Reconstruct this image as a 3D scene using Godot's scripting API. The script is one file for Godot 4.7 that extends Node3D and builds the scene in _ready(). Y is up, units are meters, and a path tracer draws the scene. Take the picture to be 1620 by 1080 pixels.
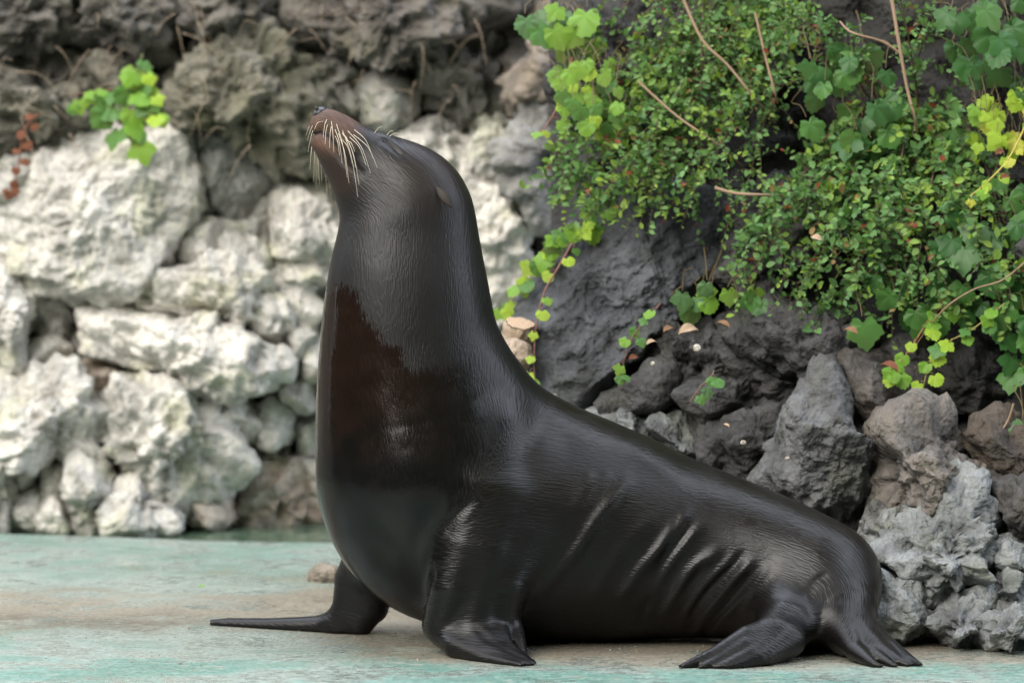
extends Node3D
# A sea lion with its nose raised on a painted pool platform, a pale masonry rock wall and a dark lava outcrop with shrubs behind it.

const CAM := Vector3(0.0, 1.25, 9.3)
const TILT := -0.05
const FOCAL_PX := 6075.0      # 135 mm lens, measured in pixels of the 1620 x 1080 photograph

var rng := RandomNumberGenerator.new()
var crag := FastNoiseLite.new()
var cells := FastNoiseLite.new()
var soft := FastNoiseLite.new()
var M := {}

# ---------------------------------------------------------------- general helpers

func spot(px: float, py: float, z: float) -> Vector3:
	var d := Vector3((px - 810.0) / FOCAL_PX, (540.0 - py) / FOCAL_PX, -1.0).rotated(Vector3.RIGHT, TILT)
	return CAM + d * ((z - CAM.z) / d.z)

func size_at(px: float, z: float) -> float:        # metres that px pixels span at depth z
	return px * (CAM.z - z) / FOCAL_PX

func shade(r: float, g: float, b: float) -> Color:    # linear base colour for albedo_color
	return Color(r, g, b).linear_to_srgb()

func numbered(called: String) -> String:
	if not has_node(NodePath(called)):
		return called
	var n := 1
	while has_node(NodePath("%s_%03d" % [called, n])):
		n += 1
	return "%s_%03d" % [called, n]

func thing(called: String, label: String, category: String, at := Vector3.ZERO, group := "") -> Node3D:
	var o := Node3D.new()
	o.name = numbered(called)
	add_child(o)
	o.position = at
	o.set_meta("label", label)
	o.set_meta("category", category)
	if group:
		o.set_meta("group", group)
	return o

func put(called: String, mesh: Mesh, mat: Material, parent: Node3D, at := Transform3D()) -> MeshInstance3D:
	var o := MeshInstance3D.new()
	var n := called
	var k := 1
	while parent.has_node(NodePath(n)):
		n = "%s_%03d" % [called, k]
		k += 1
	o.name = n
	o.mesh = mesh
	o.material_override = mat
	o.transform = at
	parent.add_child(o, true)
	return o

func noise_of(kind: int, freq: float, octaves: int, sd: int, fractal := FastNoiseLite.FRACTAL_FBM) -> FastNoiseLite:
	var n := FastNoiseLite.new()
	n.noise_type = kind
	n.frequency = freq
	n.fractal_type = fractal
	n.fractal_octaves = octaves
	n.seed = sd
	return n

func noise_tex(n: FastNoiseLite, side: int, lo := 0.0, hi := 1.0) -> ImageTexture:
	var im := n.get_seamless_image(side, side)
	im.convert(Image.FORMAT_L8)
	if lo != 0.0 or hi != 1.0:
		var d := im.get_data()
		for i in d.size():
			d[i] = int(255.0 * (lo + (hi - lo) * d[i] / 255.0))
		im = Image.create_from_data(side, side, false, Image.FORMAT_L8, d)
	return ImageTexture.create_from_image(im)

class Sheet:                                        # collects triangles for one mesh
	var v := PackedVector3Array()
	var n := PackedVector3Array()
	var c := PackedColorArray()
	var uv := PackedVector2Array()
	var uv2 := PackedVector2Array()
	var ix := PackedInt32Array()

	func add(p: Vector3, nn: Vector3, col := Color.WHITE) -> int:
		v.append(p)
		n.append(nn)
		c.append(col)
		return v.size() - 1

	func tri(a: int, b: int, d: int) -> void:
		ix.append(a)
		ix.append(b)
		ix.append(d)

	func smooth() -> void:                          # normals from the faces
		n.resize(v.size())
		n.fill(Vector3.ZERO)
		for k in range(0, ix.size(), 3):
			var a := ix[k]
			var b := ix[k + 1]
			var d := ix[k + 2]
			var f := (v[d] - v[a]).cross(v[b] - v[a])
			n[a] += f
			n[b] += f
			n[d] += f
		for k in n.size():
			n[k] = n[k].normalized() if n[k].length_squared() > 1e-20 else Vector3.UP

	func tube(path: PackedVector3Array, r0: float, r1: float, sides: int, col := Color.WHITE) -> void:
		var m := path.size()
		var first := v.size()
		for i in m:
			var t := (path[mini(i + 1, m - 1)] - path[maxi(i - 1, 0)]).normalized()
			var u := t.cross(Vector3(0.31, 0.27, 0.91)).normalized()
			var w := t.cross(u)
			var r := lerpf(r0, r1, float(i) / (m - 1))
			for s in sides:
				var a := TAU * s / sides
				var d := u * cos(a) + w * sin(a)
				add(path[i] + d * r, d, col)
		for i in m - 1:
			for s in sides:
				var a := first + i * sides + s
				var b := first + i * sides + (s + 1) % sides
				tri(a, a + sides, b)
				tri(b, a + sides, b + sides)

	func mesh() -> ArrayMesh:
		var a := []
		a.resize(Mesh.ARRAY_MAX)
		a[Mesh.ARRAY_VERTEX] = v
		a[Mesh.ARRAY_NORMAL] = n
		if c.size() == v.size():
			a[Mesh.ARRAY_COLOR] = c
		if uv.size() == v.size():
			a[Mesh.ARRAY_TEX_UV] = uv
		if uv2.size() == v.size():
			a[Mesh.ARRAY_TEX_UV2] = uv2
		a[Mesh.ARRAY_INDEX] = ix
		var m := ArrayMesh.new()
		m.add_surface_from_arrays(Mesh.PRIMITIVE_TRIANGLES, a)
		return m

func bend(points: Array, steps: int) -> PackedVector3Array:        # a smooth curve through points
	var out := PackedVector3Array()
	var m := points.size()
	for i in m - 1:
		var a: Vector3 = points[maxi(i - 1, 0)]
		var b: Vector3 = points[i]
		var d: Vector3 = points[i + 1]
		var e: Vector3 = points[mini(i + 2, m - 1)]
		for s in steps:
			out.append(b.cubic_interpolate(d, a, e, float(s) / steps))
	out.append(points[m - 1])
	return out

# ---------------------------------------------------------------- sea lion: one field, one surface

var tab := PackedFloat32Array()       # per table node: field, radius, mid depth, depth ratio, relief, wet, arc, across
const TAB_STEP := 0.0055
const CH := 8
var tab_w := 0
var tab_h := 0
var tab_o := Vector2.ZERO
var limbs := []                       # [lo, hi, blend, [a, b, ra, rb, a, b, ra, rb, ...]]

const BODY := [                       # px, py, radius in px, depth z, depth ratio
	[512, 194, 23.5, -0.40, 0.95], [531, 217, 38, -0.40, 0.95], [556, 246, 49, -0.40, 0.88], [600, 287, 75, -0.40, 0.84], [642, 328, 100, -0.40, 0.84],
	[646, 374, 108, -0.40, 0.86], [644, 430, 121, -0.40, 0.88], [645, 490, 132, -0.40, 0.88], [648, 560, 143, -0.40, 0.88], [662, 640, 162, -0.40, 0.88],
	[679, 715, 179, -0.40, 0.9], [685, 775, 181, -0.40, 0.92], [705, 828, 158, -0.41, 0.95], [810, 825, 188, -0.43, 0.9], [900, 838, 177, -0.45, 0.92], [1000, 855, 157, -0.46, 0.96],
	[1100, 873, 137, -0.45, 1.0], [1195, 893, 119, -0.40, 1.05], [1262, 918, 112, -0.35, 1.1], [1282, 935, 108, -0.33, 1.1]]
const NAPE := [                       # fills the slope between the neck and the back
	[700, 620, 122, -0.41, 0.88], [758, 706, 135, -0.42, 0.88], [860, 798, 162, -0.44, 0.9], [960, 842, 160, -0.455, 0.94]]

const RIDGES := [                     # folds of skin: points in px, then height and half width in metres
	[[[1001, 740], [948, 803], [913, 858], [867, 908], [836, 945]], 0.0112, 0.018],
	[[[937, 737], [918, 770], [902, 805]], 0.0031, 0.014],
	[[[965, 735], [940, 770], [918, 805]], 0.0025, 0.012],
	[[[1040, 800], [985, 850], [950, 905], [930, 950]], 0.0044, 0.018],
	[[[1092, 788], [1038, 858], [1007, 893], [975, 945]], 0.0112, 0.014],
	[[[1118, 805], [1069, 862], [1038, 905], [1015, 950]], 0.0069, 0.011],
	[[[1138, 855], [1088, 893], [1061, 943], [1042, 985]], 0.0125, 0.014],
	[[[1165, 862], [1118, 905], [1085, 955], [1066, 995]], 0.0063, 0.009],
	[[[1188, 868], [1151, 908], [1110, 965], [1092, 1000]], 0.0112, 0.011],
	[[[1212, 876], [1175, 920], [1136, 971], [1116, 1006]], 0.0075, 0.010],
	[[[1228, 905], [1196, 935], [1164, 972]], 0.0075, 0.010],
	[[[1072, 800], [1053, 850], [1030, 900]], -0.005, 0.008],
	[[[1094, 812], [1053, 873], [1022, 936], [1010, 980]], -0.006, 0.009],
	[[[1122, 860], [1084, 912], [1053, 963], [1042, 1004]], -0.006, 0.009],
	[[[1176, 855], [1139, 897], [1100, 943], [1076, 1006]], -0.007, 0.009],
	[[[1200, 880], [1162, 928], [1123, 978], [1102, 1016]], -0.007, 0.009],
	[[[968, 790], [930, 850], [880, 910], [850, 950]], -0.004, 0.014],
	[[[1300, 890], [1275, 905], [1262, 935]], -0.006, 0.007],
	[[[1300, 925], [1286, 945], [1284, 970]], -0.010, 0.007],
	[[[712, 835], [722, 803], [757, 772]], -0.012, 0.010],
	[[[728, 815], [745, 790], [768, 780]], 0.0015, 0.009],
	[[[722, 838], [745, 810], [772, 800]], -0.005, 0.006],
	[[[725, 850], [748, 826], [772, 818]], 0.004, 0.007],
	[[[600, 668], [680, 655], [745, 628], [790, 596]], -0.0005, 0.010],
	[[[640, 610], [710, 590], [765, 560]], -0.0005, 0.010],
	[[[620, 700], [700, 690], [760, 668]], -0.0005, 0.012],
	[[[690, 500], [740, 480], [775, 460]], -0.0005, 0.009],
	[[[480, 210], [496, 212], [508, 209], [522, 216], [545, 242], [566, 266], [580, 280]], -0.011, 0.006],
	[[[553, 250], [566, 264], [580, 280]], -0.006, 0.006],
	[[[600, 219], [613, 227], [625, 237], [640, 252]], -0.006, 0.006],
	[[[598, 211], [616, 219], [632, 232], [644, 246]], 0.003, 0.007],
	[[[598, 228], [611, 237], [624, 248]], 0.002, 0.006],
	[[[500, 180], [520, 192], [538, 210], [556, 234], [570, 250]], 0.008, 0.018],
	[[[550, 480], [545, 520], [552, 570]], 0.003, 0.022],
	[[[480, 240], [498, 228], [520, 240], [540, 262], [560, 285]], 0.005, 0.013]]

const WET := [[470, 455], [530, 452], [556, 460], [585, 495], [612, 530], [652, 573], [690, 578], [730, 580], [770, 640], [770, 760], [700, 830], [690, 1040], [500, 1040], [440, 800]]

func seg2(p: Vector2, a: Vector2, b: Vector2) -> float:
	return clampf((p - a).dot(b - a) / maxf((b - a).length_squared(), 1e-9), 0.0, 1.0)

func flat_spot(px: float, py: float, z := -0.40) -> Vector2:
	var s := spot(px, py, z)
	return Vector2(s.x, s.y)

func build_table() -> void:
	var lo := flat_spot(400, 1060)
	var hi := flat_spot(1440, 120)
	tab_o = lo
	tab_w = int((hi.x - lo.x) / TAB_STEP) + 2
	tab_h = int((hi.y - lo.y) / TAB_STEP) + 2
	tab.resize(tab_w * tab_h * CH)
	var segs := []                    # [from, to, r0, r1, z0, z1, k0, k1, s0, s1], four to each coarse section
	var coarse := []
	for chain in [BODY]:
		var arc := 0.0
		var m: int = chain.size()
		for q in m - 1:
			var four := []
			for sub in 4:
				var e := []
				for end in 2:
					var t := (sub + end) / 4.0
					var v := []
					for ch in 5:
						v.append(cubic_interpolate(chain[q][ch], chain[q + 1][ch], chain[maxi(q - 1, 0)][ch], chain[mini(q + 2, m - 1)][ch], t))
					e.append(v)
				var pa := flat_spot(e[0][0], e[0][1], e[0][3])
				var pb := flat_spot(e[1][0], e[1][1], e[1][3])
				var s1 := arc + pa.distance_to(pb)
				four.append(segs.size())
				segs.append([pa, pb, size_at(e[0][2], e[0][3]), size_at(e[1][2], e[1][3]), e[0][3], e[1][3], e[0][4], e[1][4], arc, s1, pb - pa, 1.0 / maxf((pb - pa).length_squared(), 1e-9)])
				arc = s1
			coarse.append([segs[four[0]][0], segs[four[3]][1], segs[four[0]][2], segs[four[3]][3], four])
	var ridges := []
	for q in RIDGES:
		var pts := []
		for p in q[0]:
			pts.append(spot(p[0], p[1], -0.40))
		var line := bend(pts, 4)
		var flat := PackedVector2Array()
		var box := Rect2(Vector2(line[0].x, line[0].y), Vector2.ZERO)
		for p in line:
			flat.append(Vector2(p.x, p.y))
			box = box.expand(Vector2(p.x, p.y))
		ridges.append([flat, box.grow(q[2] * 2.6), q[1], q[2]])
	var nape := []
	for q in NAPE:
		nape.append([flat_spot(q[0], q[1], q[3]), size_at(q[2], q[3])])
	var wet := PackedVector2Array()
	for p in WET:
		wet.append(flat_spot(p[0], p[1]))
	var k := 0.008
	var at := 0
	for j in tab_h:
		for i in tab_w:
			var p := lo + Vector2(i, j) * TAB_STEP
			var total := 0.0
			var rr := 0.0
			var zz := 0.0
			var kk := 0.0
			var ss := 0.0
			var best := 1e9
			var side := 1.0
			var near := []
			for q in coarse:
				var h := seg2(p, q[0], q[1])
				var f: float = p.distance_to((q[0] as Vector2).lerp(q[1], h)) - lerpf(q[2], q[3], h)
				near.append(f)
				best = minf(best, f)
			var limit := best + 0.05
			best = 1e9
			var list := PackedInt32Array()
			var fs := PackedFloat32Array()
			var hs := PackedFloat32Array()
			for ci in coarse.size():
				if near[ci] > limit:
					continue
				for si in coarse[ci][4]:
					var g: Array = segs[si]
					var d0: Vector2 = p - g[0]
					var h := clampf(d0.dot(g[10]) * g[11], 0.0, 1.0)
					var f: float = (d0 - g[10] * h).length() - g[2] - (g[3] - g[2]) * h
					list.append(si)
					fs.append(f)
					hs.append(h)
					if f < best:
						best = f
						side = 1.0 if (g[10] as Vector2).cross(d0) > 0.0 else -1.0
			for q in list.size():
				if fs[q] > best + 0.06:
					continue
				var g: Array = segs[list[q]]
				var w := exp((best - fs[q]) / k)
				var h := hs[q]
				total += w
				rr += w * lerpf(g[2], g[3], h)
				zz += w * lerpf(g[4], g[5], h)
				kk += w * lerpf(g[6], g[7], h)
				ss += w * lerpf(g[8], g[9], h)
			var field := best - k * log(total) + k * 1.3
			var fill := 1.0
			for q in nape.size() - 1:
				var h := seg2(p, nape[q][0], nape[q + 1][0])
				var d: float = p.distance_to((nape[q][0] as Vector2).lerp(nape[q + 1][0], h)) - lerpf(nape[q][1], nape[q + 1][1], h)
				fill = minf(fill, d)
			fill = maxf(fill, -0.035)
			var mixed := maxf(0.05 - absf(field - fill), 0.0) / 0.05
			field = minf(field, fill) - mixed * mixed * 0.0125 * smoothstep(0.05, -0.01, fill)
			var relief := 0.0
			var wd := 1.0
			if field < 0.06:
				for q in ridges:
					if q[1].has_point(p):
						var d := 1e9
						var pl: PackedVector2Array = q[0]
						var along := 0.0
						for s in pl.size() - 1:
							var h := seg2(p, pl[s], pl[s + 1])
							var dd := p.distance_to(pl[s].lerp(pl[s + 1], h))
							if dd < d:
								d = dd
								along = (s + h) / (pl.size() - 1)
						var fade := smoothstep(0.0, 0.22, along) * smoothstep(1.0, 0.75, along)
						relief += q[2] * fade * exp(-pow(d / q[3], 2.0))
				wd = 1e9
				for s in wet.size():
					var e := wet[(s + 1) % wet.size()]
					wd = minf(wd, p.distance_to(wet[s].lerp(e, seg2(p, wet[s], e))))
				if Geometry2D.is_point_in_polygon(p, wet):
					wd = -wd
			tab[at] = field
			tab[at + 1] = rr / total
			tab[at + 2] = zz / total
			tab[at + 3] = kk / total
			tab[at + 4] = relief
			tab[at + 5] = wd
			tab[at + 6] = ss / total
			tab[at + 7] = side * maxf(field + rr / total, 0.0)
			at += CH

func soften_table() -> void:                        # evens out the joints between the body's sections
	for turn in 2:
		for stride in [CH, tab_w * CH]:
			var src := tab.duplicate()
			var n := tab_w * tab_h * CH
			for at in range(2 * stride, n - 2 * stride, CH):
				for ch in 4:
					var q: int = at + ch
					tab[q] = 0.0625 * (src[q - 2 * stride] + src[q + 2 * stride]) + 0.25 * (src[q - stride] + src[q + stride]) + 0.375 * src[q]

func melt(px0: float, py0: float, px1: float, py1: float, passes: int) -> void:   # smooths one region of the table
	var a := (flat_spot(px0, py1) - tab_o) / TAB_STEP
	var b := (flat_spot(px1, py0) - tab_o) / TAB_STEP
	var i0 := int(a.x)
	var i1 := int(b.x)
	var j0 := int(a.y)
	var j1 := int(b.y)
	for turn in passes:
		for stride in [CH, tab_w * CH]:
			var src := tab.duplicate()
			for j in range(j0, j1):
				var wy := smoothstep(0.0, 0.3, float(j - j0) / (j1 - j0)) * smoothstep(1.0, 0.7, float(j - j0) / (j1 - j0))
				for i in range(i0, i1):
					var u := float(i - i0) / (i1 - i0)
					var w := wy * smoothstep(0.0, 0.3, u) * smoothstep(1.0, 0.7, u)
					var at := (j * tab_w + i) * CH
					for ch in 4:
						var q: int = at + ch
						var m := 0.2 * (src[q] + src[q - stride] + src[q + stride] + src[q - 2 * stride] + src[q + 2 * stride])
						tab[q] = lerpf(src[q], m, w)

func look(x: float, y: float, ch: int) -> float:
	var fx := clampf((x - tab_o.x) / TAB_STEP, 0.0, tab_w - 1.001)
	var fy := clampf((y - tab_o.y) / TAB_STEP, 0.0, tab_h - 1.001)
	var i := int(fx)
	var j := int(fy)
	fx -= i
	fy -= j
	var a := (j * tab_w + i) * CH + ch
	var b := a + tab_w * CH
	return (tab[a] * (1.0 - fx) + tab[a + CH] * fx) * (1.0 - fy) + (tab[b] * (1.0 - fx) + tab[b + CH] * fx) * fy

func limb(blend: float, chains: Array) -> void:     # each chain: [px, py, z, radius in px], ...
	var data := []
	var box := AABB(spot(chains[0][0][0], chains[0][0][1], chains[0][0][2]), Vector3.ZERO)
	for ch in chains:
		var links := []
		data.append(links)
		for q in ch.size() - 1:
			var a := spot(ch[q][0], ch[q][1], ch[q][2])
			var b := spot(ch[q + 1][0], ch[q + 1][1], ch[q + 1][2])
			var ra := size_at(ch[q][3], ch[q][2])
			var rb := size_at(ch[q + 1][3], ch[q + 1][2])
			var m := maxf(ra, rb)
			box = box.merge(AABB(a, Vector3.ZERO).expand(b).grow(m))
			links.append([a, b - a, 1.0 / maxf((b - a).length_squared(), 1e-9), ra, rb - ra])
	limbs.append([box.grow(0.07), blend, data])

func build_limbs() -> void:
	# near front flipper
	limb(0.016, [
		[[778, 690, -0.285, 50], [764, 780, -0.22, 56], [740, 865, -0.178, 48], [719, 930, -0.157, 39], [703, 985, -0.18, 33]],
		[[826, 745, -0.315, 55], [806, 850, -0.225, 52], [794, 925, -0.178, 41], [790, 985, -0.17, 26]],
		[[782, 790, -0.225, 56], [768, 870, -0.178, 48], [750, 985, -0.155, 36]],
		[[800, 975, -0.19, 22], [815, 1000, -0.16, 15], [833, 1048, -0.03, 4]],
		[[701, 988, -0.21, 34], [722, 1022, -0.11, 20], [775, 1045, -0.02, 11], [838, 1058, 0.08, 4.5]],
		[[722, 985, -0.18, 32], [762, 1024, -0.07, 13], [805, 1042, 0.0, 8], [846, 1056, 0.06, 4]],
		[[750, 985, -0.17, 30], [788, 1023, -0.06, 10], [849, 1052, 0.04, 3]],
		[[775, 988, -0.17, 24], [806, 1022, -0.06, 8], [845, 1048, 0.01, 3]]])
	# far front flipper
	limb(0.035, [
		[[615, 850, -0.55, 62], [568, 920, -0.60, 40], [553, 965, -0.60, 29], [538, 988, -0.60, 21]],
		[[600, 900, -0.58, 40], [588, 960, -0.58, 27], [572, 990, -0.57, 16]],
		[[560, 982, -0.60, 23], [500, 991, -0.63, 17], [420, 991, -0.69, 13], [360, 989, -0.735, 9.5], [334, 988, -0.75, 6]],
		[[562, 984, -0.66, 20], [500, 991, -0.69, 14], [420, 991, -0.73, 10.5], [360, 989, -0.76, 7], [336, 989, -0.77, 4.5]]])
	# near hind flipper, digits pointing forwards
	limb(0.012, [
		[[1262, 945, -0.30, 62], [1245, 990, -0.12, 44], [1225, 1008, -0.04, 34]],
		[[1228, 1003, -0.05, 30], [1182, 1008, 0.0, 19], [1132, 1034, 0.05, 12], [1079, 1056, 0.09, 6]],
		[[1228, 1005, -0.04, 26], [1180, 1022, 0.035, 13], [1140, 1043, 0.07, 8], [1104, 1059, 0.10, 5]],
		[[1232, 1008, -0.03, 26], [1190, 1033, 0.055, 11], [1152, 1050, 0.085, 7], [1128, 1060, 0.10, 5]],
		[[1236, 1010, -0.03, 28], [1202, 1039, 0.055, 11], [1152, 1059, 0.10, 5]],
		[[1246, 1012, -0.04, 30], [1212, 1038, 0.03, 17], [1165, 1057, 0.08, 5]]])
	# far hind flipper, pointing backwards
	limb(0.012, [
		[[1318, 915, -0.30, 70], [1332, 962, -0.21, 54], [1347, 1002, -0.12, 38]],
		[[1332, 985, -0.13, 32], [1352, 1028, -0.02, 16], [1385, 1053, 0.07, 7], [1420, 1065, 0.10, 4]],
		[[1345, 1000, -0.12, 34], [1378, 1033, -0.02, 14], [1425, 1061, 0.09, 5]],
		[[1350, 998, -0.13, 34], [1392, 1028, -0.03, 15], [1448, 1062, 0.08, 5]],
		[[1352, 990, -0.15, 36], [1398, 1018, -0.08, 17], [1440, 1046, 0.03, 10], [1467, 1060, 0.07, 4]]])

func lion(p: Vector3) -> float:
	var fx := (p.x - tab_o.x) / TAB_STEP
	var fy := (p.y - tab_o.y) / TAB_STEP
	var f := 1.0
	if fx > 0.0 and fy > 0.0 and fx < tab_w - 1.001 and fy < tab_h - 1.001:
		var i := int(fx)
		var j := int(fy)
		fx -= i
		fy -= j
		var a := (j * tab_w + i) * CH
		var b := a + tab_w * CH
		var w0 := (1.0 - fx) * (1.0 - fy)
		var w1 := fx * (1.0 - fy)
		var w2 := (1.0 - fx) * fy
		var w3 := fx * fy
		var a1 := a + CH
		var b1 := b + CH
		f = tab[a] * w0 + tab[a1] * w1 + tab[b] * w2 + tab[b1] * w3
		var r := tab[a + 1] * w0 + tab[a1 + 1] * w1 + tab[b + 1] * w2 + tab[b1 + 1] * w3
		var z := (p.z - (tab[a + 2] * w0 + tab[a1 + 2] * w1 + tab[b + 2] * w2 + tab[b1 + 2] * w3)) / (tab[a + 3] * w0 + tab[a1 + 3] * w1 + tab[b + 3] * w2 + tab[b1 + 3] * w3)
		var e := tab[a + 4] * w0 + tab[a1 + 4] * w1 + tab[b + 4] * w2 + tab[b1 + 4] * w3
		var rho := maxf(f + r, 0.0)
		f = sqrt(rho * rho + z * z) - r - e
	for l in limbs:
		var box: AABB = l[0]
		if not box.has_point(p):
			continue
		var k: float = l[1]
		var g := 1.0
		for links in l[2]:
			var d := 1.0
			for q in links:
				var pa: Vector3 = p - q[0]
				var h := clampf(pa.dot(q[1]) * q[2], 0.0, 1.0)
				d = minf(d, (pa - q[1] * h).length() - q[3] - q[4] * h)
			var w := maxf(k - absf(g - d), 0.0) / k
			g = minf(g, d) - w * w * k * 0.25
		var w2 := maxf(0.065 - absf(f - g), 0.0) / 0.065
		f = minf(f, g) - w2 * w2 * 0.01625
	return maxf(f, 0.002 - p.y)

func lion_mesh(cell: float) -> Sheet:
	var lo := spot(310, 1075, -0.40)
	lo.y = -0.012
	lo.z = -0.92
	var hi := spot(1490, 140, -0.40)
	hi.z = 0.20
	var nx := int((hi.x - lo.x) / cell) + 2
	var ny := int((hi.y - lo.y) / cell) + 2
	var nz := int((hi.z - lo.z) / cell) + 2
	var nxy := nx * ny
	var val := PackedFloat32Array()
	val.resize(nxy * nz)
	val.fill(1e6)
	var vert := PackedInt32Array()
	vert.resize(nxy * nz)
	vert.fill(-1)
	var s := Sheet.new()
	var off := [0, 1, nx, nx + 1, nxy, nxy + 1, nxy + nx, nxy + nx + 1]
	var edges := [[0, 1], [2, 3], [4, 5], [6, 7], [0, 2], [1, 3], [4, 6], [5, 7], [0, 4], [1, 5], [2, 6], [3, 7]]
	var start := spot(690, 760, -0.40)
	var ci := int((start.x - lo.x) / cell)
	var cj := int((start.y - lo.y) / cell)
	var ck := int((start.z - lo.z) / cell)
	while lion(lo + Vector3(ci + 1, cj, ck) * cell) < 0.0:
		ci += 1
	var queue := PackedInt32Array([ci + cj * nx + ck * nxy])
	vert[queue[0]] = -2
	var used := PackedInt32Array()
	var head := 0
	var f8 := PackedFloat32Array()
	f8.resize(8)
	while head < queue.size():
		var id := queue[head]
		head += 1
		var k := id / nxy
		var j := (id - k * nxy) / nx
		var i := id - k * nxy - j * nx
		if i < 1 or j < 1 or k < 1 or i > nx - 3 or j > ny - 3 or k > nz - 3:
			continue
		var neg := 0
		for q in 8:
			var n: int = id + off[q]
			var fv := val[n]
			if fv > 1e5:
				fv = lion(lo + Vector3(i + (q & 1), j + ((q >> 1) & 1), k + (q >> 2)) * cell)
				val[n] = fv
			f8[q] = fv
			if fv < 0.0:
				neg += 1
		if neg == 0 or neg == 8:
			continue
		var sum := Vector3.ZERO
		var cnt := 0
		for e in edges:
			var fa := f8[e[0]]
			var fb := f8[e[1]]
			if (fa < 0.0) != (fb < 0.0):
				var t := fa / (fa - fb)
				var a: int = e[0]
				var b: int = e[1]
				sum += Vector3(a & 1, (a >> 1) & 1, a >> 2).lerp(Vector3(b & 1, (b >> 1) & 1, b >> 2), t)
				cnt += 1
		vert[id] = s.v.size()
		used.append(id)
		s.v.append(lo + (Vector3(i, j, k) + sum / cnt) * cell)
		for n in [id - 1, id + 1, id - nx, id + nx, id - nxy, id + nxy]:
			if vert[n] == -1:
				vert[n] = -2
				queue.append(n)
	for id in used:
		var a := val[id] < 0.0
		for ax in 3:
			var d: int = [1, nx, nxy][ax]
			var u: int = [nx, nxy, 1][ax]
			var w: int = [nxy, 1, nx][ax]
			if a == (val[id + d] < 0.0):
				continue
			var q0 := vert[id]
			var q1 := vert[id - u]
			var q2 := vert[id - u - w]
			var q3 := vert[id - w]
			if q0 < 0 or q1 < 0 or q2 < 0 or q3 < 0:
				continue
			if a:
				s.tri(q0, q2, q1)
				s.tri(q0, q3, q2)
			else:
				s.tri(q0, q1, q2)
				s.tri(q0, q2, q3)
	# normals from the field, then a little smoothing over the surface
	s.n.resize(s.v.size())
	var e := 0.006
	for q in s.v.size():
		var p := s.v[q]
		var g := Vector3(lion(p + Vector3(e, 0, 0)) - lion(p - Vector3(e, 0, 0)), lion(p + Vector3(0, e, 0)) - lion(p - Vector3(0, e, 0)), lion(p + Vector3(0, 0, e)) - lion(p - Vector3(0, 0, e))) / (2.0 * e)
		var gl := maxf(g.length(), 0.3)
		s.v[q] = p - g / gl * clampf(lion(p) / gl, -cell * 0.5, cell * 0.5)
		s.n[q] = g.normalized()
	for pass_no in 2:
		var m := s.n.duplicate()
		for q in range(0, s.ix.size(), 3):
			var a := s.ix[q]
			var b := s.ix[q + 1]
			var d := s.ix[q + 2]
			var t := (s.n[a] + s.n[b] + s.n[d]) * 0.3
			m[a] += t
			m[b] += t
			m[d] += t
		for q in m.size():
			m[q] = m[q].normalized()
		s.n = m
	return s

func lion_front(px: float, py: float) -> Vector3:   # where the near side of the body lies at a point of its outline plane
	var z := 0.2
	var p := spot(px, py, z)
	while z > -0.6:
		p = spot(px, py, z)
		if lion(p) < 0.0:
			return p
		z -= 0.002
	return spot(px, py, -0.40)

const TEX_LO := Vector2(-0.80, -0.02)
const TEX_SIZE := Vector2(1.88, 1.41)

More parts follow.
